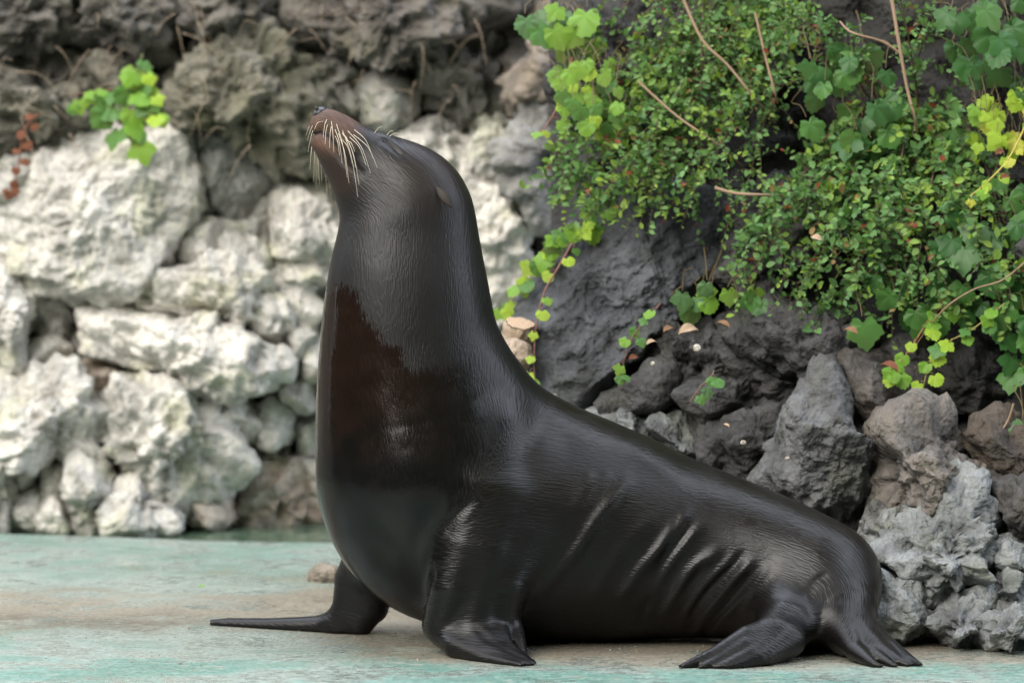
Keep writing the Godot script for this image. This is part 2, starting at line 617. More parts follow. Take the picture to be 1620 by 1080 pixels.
func lion_material() -> StandardMaterial3D:
	var w := 1400
	var h := 1050
	var al := PackedByteArray()
	al.resize(w * h * 3)
	var ro := PackedByteArray()
	ro.resize(w * h)
	var he := PackedByteArray()
	he.resize(w * h)
	var streak := noise_of(FastNoiseLite.TYPE_SIMPLEX, 1.0, 3, 5)
	var blot := noise_of(FastNoiseLite.TYPE_SIMPLEX, 9.0, 3, 6)
	var muz := flat_spot(520, 200)
	var jaw := flat_spot(530, 275)
	var lip := PackedVector2Array()
	for q in [[496, 212], [508, 209], [522, 216], [545, 242], [566, 266], [580, 280]]:
		lip.append(flat_spot(q[0], q[1]))
	var crown := flat_spot(690, 265)
	var fade_x := Vector2(flat_spot(640, 600).x, flat_spot(760, 600).x)
	var fade_y := Vector2(flat_spot(600, 640).y, flat_spot(600, 720).y)
	var eye := flat_spot(618, 222)
	var lid := PackedVector2Array([flat_spot(602, 220), flat_spot(613, 227), flat_spot(625, 237), flat_spot(638, 250)])
	var hind_x := flat_spot(1280, 1000).x
	for j in h:
		for i in w:
			var p := TEX_LO + Vector2((i + 0.5) / w, 1.0 - (j + 0.5) / h) * TEX_SIZE
			var at := j * w + i
			var f := look(p.x, p.y, 0)
			var fur := 0.0
			var big := blot.get_noise_2d(p.x, p.y)
			var wet := 0.0
			var calm := 0.8
			var c := Vector3(0.0022, 0.0018, 0.0017)
			var r := 0.37
			if f < 0.03:
				var s := look(p.x, p.y, 6)
				var d := look(p.x, p.y, 7)
				fur = streak.get_noise_2d(s * 22.0 + big * 0.5, d * 215.0)
				var away := smoothstep(fade_x.x, fade_x.y, p.x)
				var low := smoothstep(fade_y.x + 0.03, fade_y.y - 0.16, p.y + big * 0.06)
				var edge := 0.012 + 0.085 * away
				wet = smoothstep(edge, -edge, look(p.x, p.y, 5) + fur * (0.022 + 0.02 * away) + big * 0.024)
				var red := smoothstep(fade_x.y, fade_x.x - 0.05, p.x) * smoothstep(fade_y.y - 0.06, fade_y.x + 0.10, p.y + big * 0.08)
				c = Vector3(0.0075, 0.0062, 0.0061).lerp(Vector3(0.0024, 0.0018, 0.0016), smoothstep(0.42, 0.72, s)).lerp(Vector3(0.0034, 0.0021, 0.0009), smoothstep(0.8, 1.2, s) * smoothstep(0.02, 0.16, d) * 0.9)
				c = c.lerp(Vector3(0.011, 0.0062, 0.003), 0.8 * smoothstep(0.16, 0.02, p.distance_to(crown)))
				r = 0.42 - 0.06 * big
				var chest := smoothstep(0.72, 0.95, s)
				calm = lerpf(0.8, 0.85, smoothstep(0.35, 0.8, s))
				r = lerpf(r, 0.37 - 0.06 * big + 0.05 * fur, chest)
				c = c.lerp(Vector3(0.0015, 0.0012, 0.0011).lerp(Vector3(0.0065, 0.0023, 0.0013), red), wet)
				r = lerpf(r, 0.14 + 0.05 * fur + 0.08 * low + 0.05 * big, wet)
				var m := smoothstep(0.105, 0.045, p.distance_to(muz))
				c = c.lerp(Vector3(0.072, 0.036, 0.022) * (1.0 + 0.25 * fur), m)
				r = lerpf(r, 0.62, m)
				c = c.lerp(Vector3(0.022, 0.0105, 0.0075), 0.7 * smoothstep(0.09, 0.03, p.distance_to(jaw)) * (1.0 - m))
				c *= 1.0 - 0.6 * smoothstep(0.035, 0.012, p.distance_to(eye))
				var de := 1.0
				for q in 3:
					de = minf(de, p.distance_to(lid[q].lerp(lid[q + 1], seg2(p, lid[q], lid[q + 1]))))
				c = c.lerp(Vector3(0.003, 0.002, 0.002), smoothstep(0.008, 0.003, de))
				if m > 0.0 or p.distance_to(jaw) < 0.12:
					var dl := 1.0
					for q in 5:
						dl = minf(dl, p.distance_to(lip[q].lerp(lip[q + 1], seg2(p, lip[q], lip[q + 1]))))
					c = c.lerp(Vector3(0.006, 0.004, 0.004), smoothstep(0.006, 0.002, dl))
			else:
				var turn := Vector2(0.82, 0.57) if p.x < hind_x else Vector2(0.72, -0.69)
				if p.x < 0.05:
					turn = Vector2(0.95, -0.3)
				fur = 0.9 * streak.get_noise_2d(p.dot(turn) * 16.0, p.cross(turn) * 130.0) + 0.8 * streak.get_noise_2d(p.dot(turn) * 9.0 + 7.0, p.cross(turn) * 55.0)
			c *= 1.0 + 0.22 * fur + 0.15 * big
			al[at * 3] = int(255.0 * pow(clampf(c.x, 0.0, 1.0), 1.0 / 2.2) + 0.5)
			al[at * 3 + 1] = int(255.0 * pow(clampf(c.y, 0.0, 1.0), 1.0 / 2.2) + 0.5)
			al[at * 3 + 2] = int(255.0 * pow(clampf(c.z, 0.0, 1.0), 1.0 / 2.2) + 0.5)
			ro[at] = int(255.0 * clampf(r, 0.05, 1.0))
			he[at] = int(255.0 * clampf(0.5 + 0.42 * fur * lerpf(1.0, 0.4, wet) * calm, 0.0, 1.0))
	var mat := StandardMaterial3D.new()
	mat.albedo_texture = ImageTexture.create_from_image(Image.create_from_data(w, h, false, Image.FORMAT_RGB8, al))
	mat.roughness_texture = ImageTexture.create_from_image(Image.create_from_data(w, h, false, Image.FORMAT_L8, ro))
	mat.roughness = 1.0
	mat.heightmap_enabled = true
	mat.heightmap_texture = ImageTexture.create_from_image(Image.create_from_data(w, h, false, Image.FORMAT_L8, he))
	mat.heightmap_scale = 0.12
	mat.metallic_specular = 0.37
	mat.texture_repeat = false
	return mat

func build_sea_lion() -> void:
	build_table()
	soften_table()
	melt(620, 500, 1020, 960, 22)
	build_limbs()
	var t := thing("sea_lion", "large dark wet sea lion sitting upright with its whiskered nose raised to the sky", "sea lion")
	var s := lion_mesh(0.006)
	s.uv.resize(s.v.size())
	for q in s.v.size():
		s.uv[q] = Vector2((s.v[q].x - TEX_LO.x) / TEX_SIZE.x, 1.0 - (s.v[q].y - TEX_LO.y) / TEX_SIZE.y)
	put("body", s.mesh(), lion_material(), t)
	# nose pad with two nostrils
	var dark := StandardMaterial3D.new()
	dark.albedo_color = shade(0.008, 0.0075, 0.008)
	dark.roughness = 0.45
	var pit := StandardMaterial3D.new()
	pit.albedo_color = shade(0.004, 0.003, 0.003)
	pit.roughness = 0.6
	var nose := Sheet.new()
	var nc := spot(506, 179, -0.40)
	var ax := (spot(503, 172, -0.40) - spot(515, 190, -0.40)).normalized()
	var ay := Vector3(0, 0, 1).cross(ax).normalized()
	for a in 13:
		for b in 20:
			var th := PI * a / 12.0
			var ph := TAU * b / 20.0
			var q := Vector3(sin(th) * cos(ph), cos(th), sin(th) * sin(ph))
			var dent := 0.006 * exp(-pow(absf(q.z) - 0.45, 2.0) * 18.0) * maxf(q.y, 0.0)
			nose.add(nc + ay * q.x * 0.020 + ax * (q.y * 0.0155 - dent) + Vector3(0, 0, q.z * 0.024), Vector3.UP)
	for a in 12:
		for b in 20:
			var q := a * 20 + b
			var w := a * 20 + (b + 1) % 20
			nose.tri(q, w, q + 20)
			nose.tri(w, w + 20, q + 20)
	nose.smooth()
	put("nose", nose.mesh(), dark, t)
	for sd in [-1.0, 1.0]:
		var nm := SphereMesh.new()
		nm.radius = 0.005
		nm.height = 0.016
		nm.radial_segments = 12
		nm.rings = 6
		var tr := Transform3D(Basis(Vector3(0, 0, 1), 0.5), nc + ax * 0.0125 + Vector3(0, 0, sd * 0.012))
		put("nostril", nm, pit, t, tr)
	# half closed eye
	var eye := Sheet.new()
	var lidp := [[605, 222], [611, 225.5], [618, 231], [625, 237], [631, 243]]
	var path := []
	for q in lidp:
		path.append(lion_front(q[0], q[1]) + Vector3(0, 0, 0.001))
	eye.tube(bend(path, 4), 0.0022, 0.0012, 8)
	put("eye", eye.mesh(), pit, t)
	# ear flap: a small curled leaf of skin
	var earm := StandardMaterial3D.new()
	earm.albedo_color = shade(0.030, 0.023, 0.020)
	earm.roughness = 0.55
	earm.metallic_specular = 0.3
	var ear := Sheet.new()
	var e0 := lion_front(691, 297)
	var e1 := lion_front(710, 321) + Vector3(0, 0, 0.016)
	var edir := (e1 - e0).normalized()
	var eup := Vector3(0, 0, 1).cross(edir).normalized()
	var eout := edir.cross(eup).normalized()
	if eout.z < 0.0:
		eout = -eout
	for a in 11:
		var u := a / 10.0
		var wd := 0.0105 * pow(sin(PI * clampf(u * 0.93 + 0.07, 0.0, 1.0)), 0.8) + 0.0005
		for b in 10:
			var ang := TAU * b / 10.0
			ear.add(e0 + edir * u * e0.distance_to(e1) * 1.3 + eup * cos(ang) * wd + eout * (sin(ang) * 0.0032 + 0.006 * sin(u * 2.6)), Vector3.UP)
	for a in 10:
		for b in 10:
			var q := a * 10 + b
			var w := a * 10 + (b + 1) % 10
			ear.tri(q, q + 10, w)
			ear.tri(w, q + 10, w + 10)
	ear.smooth()
	put("ear", ear.mesh(), earm, t)
	# whiskers: root px, tip px, how far the tip stands off the face
	var wm := StandardMaterial3D.new()
	wm.albedo_color = shade(0.60, 0.54, 0.42)
	wm.roughness = 0.35
	wm.backlight_enabled = true
	wm.backlight = Color(0.4, 0.36, 0.25)
	var ws := [
		[559, 213, 597, 266, .045], [549, 206, 586, 274, .05], [540, 202, 566, 312, .06], [541, 210, 563, 265, .05], [532, 196, 549, 281, .06], [540, 220, 557, 258, .04],
		[530, 205, 541, 258, .05], [524, 192, 528, 241, .05], [517, 189, 511, 218, .04], [524, 200, 521, 234, .045], [553, 217, 579, 262, .045], [546, 214, 568, 292, .055],
		[535, 210, 552, 290, .06], [518, 197, 514, 228, .045], [511, 192, 497, 205, .04], [547, 222, 561, 240, .04], [560, 205, 590, 250, .04], [530, 215, 537, 246, .05],
		[506, 188, 486, 222, .02], [504, 192, 487, 240, .02], [502, 197, 491, 252, .01], [500, 202, 496, 288, .0], [499, 206, 500, 297, -.01], [500, 208, 505, 294, -.02],
		[502, 211, 509, 290, -.03], [504, 214, 517, 303, -.04], [498, 200, 490, 268, -.02], [508, 214, 524, 318, -.05], [497, 195, 484, 214, .0], [500, 210, 503, 283, -.01]]
	for q in ws:
		var a := lion_front(q[0], q[1])
		if q[4] < 0.03:
			a = spot(q[0], q[1], -0.40 + q[4] * 0.6)
			for n in 30:
				if lion(a) < 0.0:
					break
				a = a.lerp(spot(520, 205, -0.40), 0.1)
		var b := spot(q[2], q[3], a.z + q[4])
		var mid := a.lerp(b, 0.45) + Vector3((b.x - a.x) * 0.16, 0.006, 0.25 * q[4])
		var wh := Sheet.new()
		wh.tube(bend([a, mid, b], 7), 0.0008, 0.0003, 5)
		put("whisker", wh.mesh(), wm, t)
	for q in [[592, 207, 604, 200], [612, 210, 622, 207], [616, 212, 630, 211]]:
		var a := lion_front(q[0], q[1] + 4)
		var wh := Sheet.new()
		wh.tube(bend([a, a.lerp(spot(q[2], q[3], a.z + 0.01), 0.5) + Vector3(0, 0.004, 0), spot(q[2], q[3], a.z + 0.01)], 4), 0.0009, 0.0004, 4)
		put("whisker", wh.mesh(), wm, t)

# ---------------------------------------------------------------- rocks

func wall_z(x: float, y: float) -> float:
	return -3.62 - 0.10 * y - 0.42 * smoothstep(-1.35, -0.85, x) * smoothstep(0.55, 0.05, y)

func cliff_z(x: float, y: float) -> float:
	return -0.42 - 0.85 * minf(y, 0.85) - 0.30 * maxf(y - 0.85, 0.0) - 0.62 * maxf(1.25 - x, 0.0) + 0.25 * maxf(x - 1.25, 0.0) - 3.0 * maxf(0.30 - x, 0.0)

func on_face(px: float, py: float, wall: bool) -> float:
	var z := -3.5 if wall else -1.0
	for k in 14:
		var p := spot(px, py, z)
		z = lerpf(z, wall_z(p.x, p.y) if wall else cliff_z(p.x, p.y), 0.7)
	return z

# A boulder from the outline it shows: its own depth, rounded or split into flat faces, with crags.
func boulder(outline: Array, z: float, thick: float, rough: float, facets: int, c1: Color, c2: Color, sd: int, swell := 1.1) -> Sheet:
	var ctr := Vector2.ZERO
	for q in outline:
		ctr += Vector2(q[0], q[1]) / outline.size()
	var c3 := spot(ctr.x, ctr.y, z)
	var pl := PackedVector2Array()
	for q in outline:
		var s := spot(q[0], q[1], z)
		pl.append(Vector2(s.x - c3.x, s.y - c3.y) * swell)
	var big := 0.0
	for q in pl:
		big = maxf(big, q.length())
	var na := clampi(int(big / 0.0028), 30, 150)
	var nt := na * 5 / 8
	var rad := PackedFloat32Array()
	for a in na:
		var d := Vector2.from_angle(TAU * a / na) * 9.0
		var r := 0.002
		for q in pl.size():
			var hit: Variant = Geometry2D.segment_intersects_segment(Vector2.ZERO, d, pl[q], pl[(q + 1) % pl.size()])
			if hit != null:
				r = maxf(r, (hit as Vector2).length())
		rad.append(r)
	var r2 := rad.duplicate()
	for a in na:
		r2[a] = 0.4 * rad[a] + 0.2 * (rad[(a + 1) % na] + rad[(a - 1 + na) % na]) + 0.1 * (rad[(a + 2) % na] + rad[(a - 2 + na) % na])
	var mean := 0.0
	for a in na:
		mean += r2[a] / na
	var lr := RandomNumberGenerator.new()
	lr.seed = sd
	var planes := []
	for k in facets:
		var nrm := Vector3(lr.randf_range(-1, 1), lr.randf_range(-0.8, 1), lr.randf_range(0.35, 1.0)).normalized()
		planes.append([nrm, lr.randf_range(0.62, 0.86)])
	var s := Sheet.new()
	for i in nt + 1:
		var t := PI * i / nt
		var u := 1.0 - absf(1.0 - 2.0 * i / nt)
		var sp := sin(u * PI / 2.0)
		var cz := signf(cos(t)) * pow(maxf(1.0 - pow(sp, 3.2), 0.0), 0.375)
		for a in na:
			var ang := TAU * a / na
			var unit := Vector3(cos(ang) * sp, sin(ang) * sp, cz)
			var cut := 1.0
			for pq in planes:
				var dd := unit.dot(pq[0])
				if dd > pq[1]:
					cut = minf(cut, lerpf(1.0, pq[1] / dd, 0.9))
			var re := lerpf(mean, r2[a], smoothstep(0.15, 1.0, sp))
			var p := Vector3(cos(ang) * sp * re, sin(ang) * sp * re, cz * thick) * cut
			var nrm := Vector3(unit.x / maxf(r2[a], 0.02), unit.y / maxf(r2[a], 0.02), unit.z / thick).normalized()
			var w := p + c3
			var low := soft.get_noise_3d(w.x * 3.0 + sd, w.y * 3.0, w.z * 3.0)
			var rg := crag.get_noise_3d(w.x + sd * 0.37, w.y, w.z)
			var cl := cells.get_noise_3d(w.x, w.y + sd * 0.21, w.z)
			var mid := soft.get_noise_3d(w.x * 14.0 + sd, w.y * 14.0, w.z * 14.0)
			var k := minf(big, 0.28)
			p += nrm * rough * (k * (0.30 * low + 0.15 * rg + 0.10 * cl) + 0.05 * k * mid + 0.034 * k * crag.get_noise_3d(w.x * 3.1, w.y * 3.1, w.z * 3.1 + sd))
			var mix := clampf(0.5 + 0.9 * low + 0.5 * rg + 0.5 * soft.get_noise_3d(w.x * 5.0, w.y * 5.0 + sd, w.z * 5.0), 0.0, 1.0)
			var stain := 1.0 - 0.32 * smoothstep(0.15, 0.6, soft.get_noise_3d(w.x * 6.0 + 40.0, w.y * 3.5 + sd, w.z * 6.0) + 0.25 * rg)
			var col := c1.lerp(c2, mix) * stain
			s.add(p, nrm, col.lerp(Color(col.r * 0.90, col.g * 0.915, col.b * 0.80), smoothstep(0.2, 0.55, soft.get_noise_3d(w.x * 4.0, w.y * 4.0 + 70.0, w.z * 4.0))))
	for i in nt:
		for a in na:
			var q := i * na + a
			var w := i * na + (a + 1) % na
			s.tri(q, q + na, w)
			s.tri(w, q + na, w + na)
	s.smooth()
	return s

func face_sheet(x0: float, x1: float, y0: float, y1: float, step: float, wall: bool, back: float, c1: Color, c2: Color) -> Sheet:
	var s := Sheet.new()
	var nx := int((x1 - x0) / step)
	var ny := int((y1 - y0) / step)
	for j in ny + 1:
		for i in nx + 1:
			var x := x0 + (x1 - x0) * i / nx
			var y := y0 + (y1 - y0) * j / ny
			var z := (wall_z(x, y) if wall else cliff_z(x, y)) - back
			var low := soft.get_noise_3d(x * 2.2, y * 2.2, z)
			var rg := crag.get_noise_3d(x * 0.7, y * 0.7, z * 0.7)
			z += 0.10 * low + 0.09 * rg + 0.08 * cells.get_noise_3d(x * 0.6, y * 0.6, z * 0.6)
			s.add(Vector3(x, y, z), Vector3.BACK, c1.lerp(c2, clampf(0.5 + low + rg * 0.4, 0.0, 1.0)))
	for j in ny:
		for i in nx:
			var q := j * (nx + 1) + i
			s.tri(q, q + nx + 1, q + 1)
			s.tri(q + 1, q + nx + 1, q + nx + 2)
	s.smooth()
	return s

func rock_material(rough_scale: float, uvs: float) -> StandardMaterial3D:
	var m := StandardMaterial3D.new()
	m.vertex_color_use_as_albedo = true
	m.albedo_texture = M.rock_tone
	m.heightmap_enabled = true
	m.heightmap_texture = M.rock_bump
	m.heightmap_scale = rough_scale
	m.uv1_triplanar = true
	m.uv1_world_triplanar = true
	m.uv1_scale = Vector3.ONE * uvs
	m.roughness = 0.88
	return m

func build_wall() -> void:
	var t := thing("rock_wall", "pale whitewashed wall of rough mortared boulders at the back left of the pool", "rock wall")
	var pale := rock_material(1.3, 2.0)
	var back := face_sheet(-9.0, 1.5, -0.9, 4.6, 0.028, true, 0.0, Color(0.20, 0.19, 0.165), Color(0.48, 0.46, 0.41))
	put("mortar", back.mesh(), pale, t)
	var W1 := Color(0.61, 0.585, 0.53)
	var W2 := Color(0.78, 0.75, 0.69)
	var K1 := Color(0.70, 0.665, 0.585)
	var K2 := Color(0.84, 0.80, 0.73)
	var G1 := Color(0.20, 0.20, 0.185)
	var G2 := Color(0.38, 0.38, 0.35)
	var D1 := Color(0.07, 0.063, 0.054)
	var D2 := Color(0.165, 0.15, 0.128)
	var O1 := Color(0.085, 0.085, 0.05)
	var O2 := Color(0.22, 0.205, 0.16)
	var P1 := Color(0.42, 0.33, 0.26)
	var P2 := Color(0.68, 0.60, 0.51)
	# outline, lift off the face, thickness, roughness, flat faces, colours
	var L := [
		[[[8, 315], [60, 250], [130, 225], [230, 212], [285, 222], [302, 300], [295, 360], [260, 412], [222, 462], [170, 477], [110, 466], [60, 432], [12, 400], [-4, 360]], .10, .22, .8, 5, W1, W2],
		[[[300, 205], [350, 200], [402, 235], [438, 290], [402, 335], [362, 350], [338, 335], [330, 290], [298, 255]], -.02, .14, .6, 5, G1, G2],
		[[[292, 262], [335, 285], [338, 335], [303, 342]], -.02, .1, .7, 3, G1, G2],
		[[[303, 345], [345, 345], [354, 380], [342, 425], [285, 432], [270, 408]], .0, .14, 1., 3, W1, W2],
		[[[350, 352], [402, 338], [442, 368], [444, 430], [400, 442], [355, 424]], .0, .14, 1.2, 3, G2, W2],
		[[[250, 90], [330, 40], [440, 55], [500, 110], [525, 180], [505, 262], [430, 268], [375, 218], [285, 205], [240, 150]], .14, .24, 1.2, 5, O1, O2],
		[[[-40, -40], [60, -60], [120, -20], [130, 50], [70, 90], [-40, 100]], .12, .22, 1.3, 4, D1, D2],
		[[[110, -30], [230, -50], [280, 10], [270, 90], [180, 110], [110, 70]], .14, .22, 1.3, 4, D1, D2],
		[[[270, -50], [430, -60], [470, 0], [440, 60], [330, 60], [275, 30]], .10, .22, 1.3, 4, D1, D2],
		[[[430, -60], [620, -70], [800, -50], [820, 20], [700, 70], [620, 100], [520, 70], [450, 40]], .16, .26, 1.1, 4, Color(0.09, 0.08, 0.07), Color(0.2, 0.18, 0.155)],
		[[[-40, 90], [70, 95], [150, 105], [160, 170], [110, 230], [20, 250], [-40, 250]], .08, .2, 1.3, 4, D1, O2],
		[[[140, 100], [240, 90], [290, 150], [290, 205], [220, 215], [130, 220]], .04, .18, 1.2, 3, D1, O2],
		[[[-30, 240], [40, 235], [70, 260], [20, 310], [-30, 320]], .06, .15, 1.2, 3, G1, W1],
		[[[565, 140], [600, 118], [642, 122], [664, 150], [660, 195], [622, 210], [585, 197]], .06, .14, .9, 4, G2, W1],
		[[[470, 80], [540, 70], [585, 110], [570, 170], [520, 190], [480, 160]], .0, .14, 1.1, 3, O1, W1],
		[[[640, 60], [720, 40], [810, 30], [830, 100], [790, 190], [720, 200], [670, 170], [650, 110]], .02, .2, 1.1, 4, Color(0.09, 0.09, 0.075), Color(0.22, 0.21, 0.18)],
		[[[620, 205], [700, 190], [770, 215], [775, 290], [700, 300], [640, 270]], .04, .16, 1.1, 4, W1, W2],
		[[[735, 285], [800, 280], [838, 330], [842, 410], [820, 460], [770, 470], [735, 420]], .05, .2, 1.0, 4, K1, K2],
		[[[740, 170], [800, 150], [850, 190], [850, 270], [800, 300], [750, 280]], .02, .16, 1.2, 3, G2, W2],
		[[[860, 120], [920, 140], [960, 220], [950, 310], [880, 345], [835, 330], [812, 270], [822, 180]], .25, .3, 1.4, 4, Color(0.16, 0.16, 0.15), Color(0.34, 0.33, 0.31)],
		[[[815, 50], [880, 20], [960, 40], [970, 130], [870, 180], [805, 160]], .16, .26, 1.4, 4, Color(0.10, 0.10, 0.095), Color(0.30, 0.25, 0.20)],
		[[[835, 335], [900, 330], [930, 380], [900, 450], [850, 440]], -.08, .14, 1.2, 3, D1, D2],
		[[[820, 420], [870, 430], [900, 520], [880, 600], [810, 600], [800, 500]], .0, .16, 1.2, 3, W1, K2],
		[[[745, 420], [800, 450], [820, 520], [800, 600], [740, 560]], .0, .16, 1.2, 3, W1, K2],
		[[[438, 312], [500, 290], [545, 330], [548, 400], [500, 412], [445, 402]], .04, .16, 1.2, 3, W1, K2],
		[[[436, 402], [500, 400], [545, 412], [530, 455], [490, 465], [445, 448]], .03, .15, 1.2, 3, W1, K2],
		[[[430, 255], [500, 250], [540, 290], [500, 310], [440, 300]], -.04, .12, 1.2, 3, O1, G2],
		[[[-50, 408], [0, 412], [27, 438], [53, 480], [46, 528], [36, 588], [0, 598], [-50, 600]], .10, .2, .9, 3, W1, W2],
		[[[47, 440], [95, 462], [112, 500], [104, 532], [60, 545], [42, 520]], -.06, .12, 1.2, 3, W1, W2],
		[[[36, 547], [85, 538], [120, 556], [102, 577], [60, 592], [32, 582]], .03, .13, .7, 4, W1, W2],
		[[[248, 440], [300, 436], [345, 422], [440, 432], [484, 458], [498, 500], [484, 540], [440, 550], [380, 525], [300, 505], [245, 485]], .06, .2, 1.3, 3, W2, K2],
		[[[150, 500], [200, 484], [262, 488], [332, 506], [404, 538], [440, 560], [446, 592], [412, 624], [340, 624], [290, 605], [228, 585], [164, 564]], .10, .22, 1.1, 4, W2, K2],
		[[[425, 555], [450, 548], [468, 570], [462, 600], [432, 600]], .12, .1, 1.3, 0, W2, K2],
		[[[460, 515], [490, 505], [505, 540], [492, 570], [462, 560]], .06, .1, 1.2, 2, W1, W2],
		[[[198, 480], [221, 453], [249, 449], [254, 478], [226, 495]], .10, .1, .6, 4, W1, K2],
		[[[98, 585], [150, 568], [196, 590], [168, 624], [108, 612]], .02, .14, .9, 3, P1, P2],
		[[[-30, 622], [60, 585], [113, 590], [164, 636], [178, 672], [165, 722], [119, 736], [77, 736], [36, 730], [-30, 710]], .12, .24, 1.4, 3, W1, W2],
		[[[172, 655], [200, 600], [266, 608], [302, 634], [328, 670], [374, 705], [380, 740], [336, 770], [282, 796], [245, 778], [202, 744], [172, 715]], .14, .26, 1.3, 4, W1, W2],
		[[[311, 628], [353, 617], [387, 636], [409, 672], [400, 700], [370, 698], [338, 674]], .10, .16, 1.0, 4, W2, K2],
		[[[392, 636], [443, 622], [468, 652], [464, 692], [417, 712], [396, 683]], .06, .15, 1.2, 3, W1, W2],
		[[[447, 596], [492, 600], [502, 650], [473, 656], [447, 632]], .04, .14, 1.1, 3, W1, K2],
		[[[478, 545], [510, 540], [515, 600], [484, 604]], .02, .12, 1.1, 3, P2, W2],
		[[[462, 650], [510, 645], [520, 710], [470, 720]], .0, .14, 1.1, 3, W1, K2],
		[[[372, 790], [390, 758], [426, 738], [462, 734], [498, 764], [520, 800], [515, 830], [375, 832]], .2, .2, 1.2, 4, P1, P2],
		[[[441, 696], [462, 702], [467, 732], [443, 738]], .05, .1, 1., 3, W1, W2],
		[[[470, 720], [520, 710], [540, 770], [500, 780]], .12, .14, 1.1, 3, P1, W2],
		[[[375, 700], [440, 705], [445, 740], [390, 760], [370, 740]], .08, .12, 1.1, 3, P1, P2],
		[[[290, 812], [322, 782], [368, 786], [376, 830], [290, 832]], .22, .15, .9, 4, P1, P2],
		[[[-40, 698], [0, 695], [24, 722], [29, 766], [20, 846], [-40, 850]], .16, .2, 1.1, 3, W1, W2],
		[[[28, 741], [55, 735], [68, 755], [60, 778], [32, 774]], .08, .12, 1., 3, W1, W2],
		[[[64, 741], [111, 730], [119, 766], [100, 786], [64, 778]], .08, .12, 1.1, 3, W1, K1],
		[[[20, 780], [62, 778], [64, 800], [55, 846], [18, 848]], .10, .14, 1.1, 3, W1, W2],
		[[[52, 845], [62, 796], [85, 777], [118, 838], [112, 850]], .18, .12, .6, 5, W2, K2],
		[[[111, 749], [140, 730], [172, 751], [182, 783], [168, 820], [162, 845], [121, 850], [108, 809]], .18, .18, 1.5, 3, W1, W2],
		[[[177, 749], [213, 750], [241, 781], [275, 803], [298, 817], [276, 836], [168, 842], [153, 805]], .18, .18, 1.5, 3, W1, W2]]
	var sd := 11
	for q in L:
		var cx := 0.0
		var cy := 0.0
		for p in q[0]:
			cx += p[0] / q[0].size()
			cy += p[1] / q[0].size()
		var z: float = on_face(cx, cy, true) + q[1]
		sd += 7
		var st := boulder(q[0], z, q[2], q[3] * 0.78, q[4], q[5], q[6], sd, 1.16)
		var px := spot(cx, cy, z)
		put("stone", st.mesh(), pale, t, Transform3D(Basis(), px))
	# boulders beyond the frame, so that the wall goes on
	for k in 26:
		var x := rng.randf_range(-330, -60) if k < 8 else rng.randf_range(-200, 900)
		var y := rng.randf_range(-100, 800) if k < 8 else rng.randf_range(-700, -110)
		var o := []
		var rr := rng.randf_range(60, 110)
		for a in 9:
			o.append([x + cos(TAU * a / 9.0) * rr * rng.randf_range(0.8, 1.15) * 1.2, y + sin(TAU * a / 9.0) * rr * rng.randf_range(0.8, 1.1)])
		var z := on_face(x, y, true) + 0.06
		sd += 7
		var hi := y > 150
		put("stone", boulder(o, z, 0.2, 1.2, 4, W1 if hi else D1, W2 if hi else D2, sd).mesh(), pale, t, Transform3D(Basis(), centre_of(o, z)))

func centre_of(o: Array, z: float) -> Vector3:
	var cx := 0.0
	var cy := 0.0
	for p in o:
		cx += p[0] / o.size()
		cy += p[1] / o.size()
	return spot(cx, cy, z)

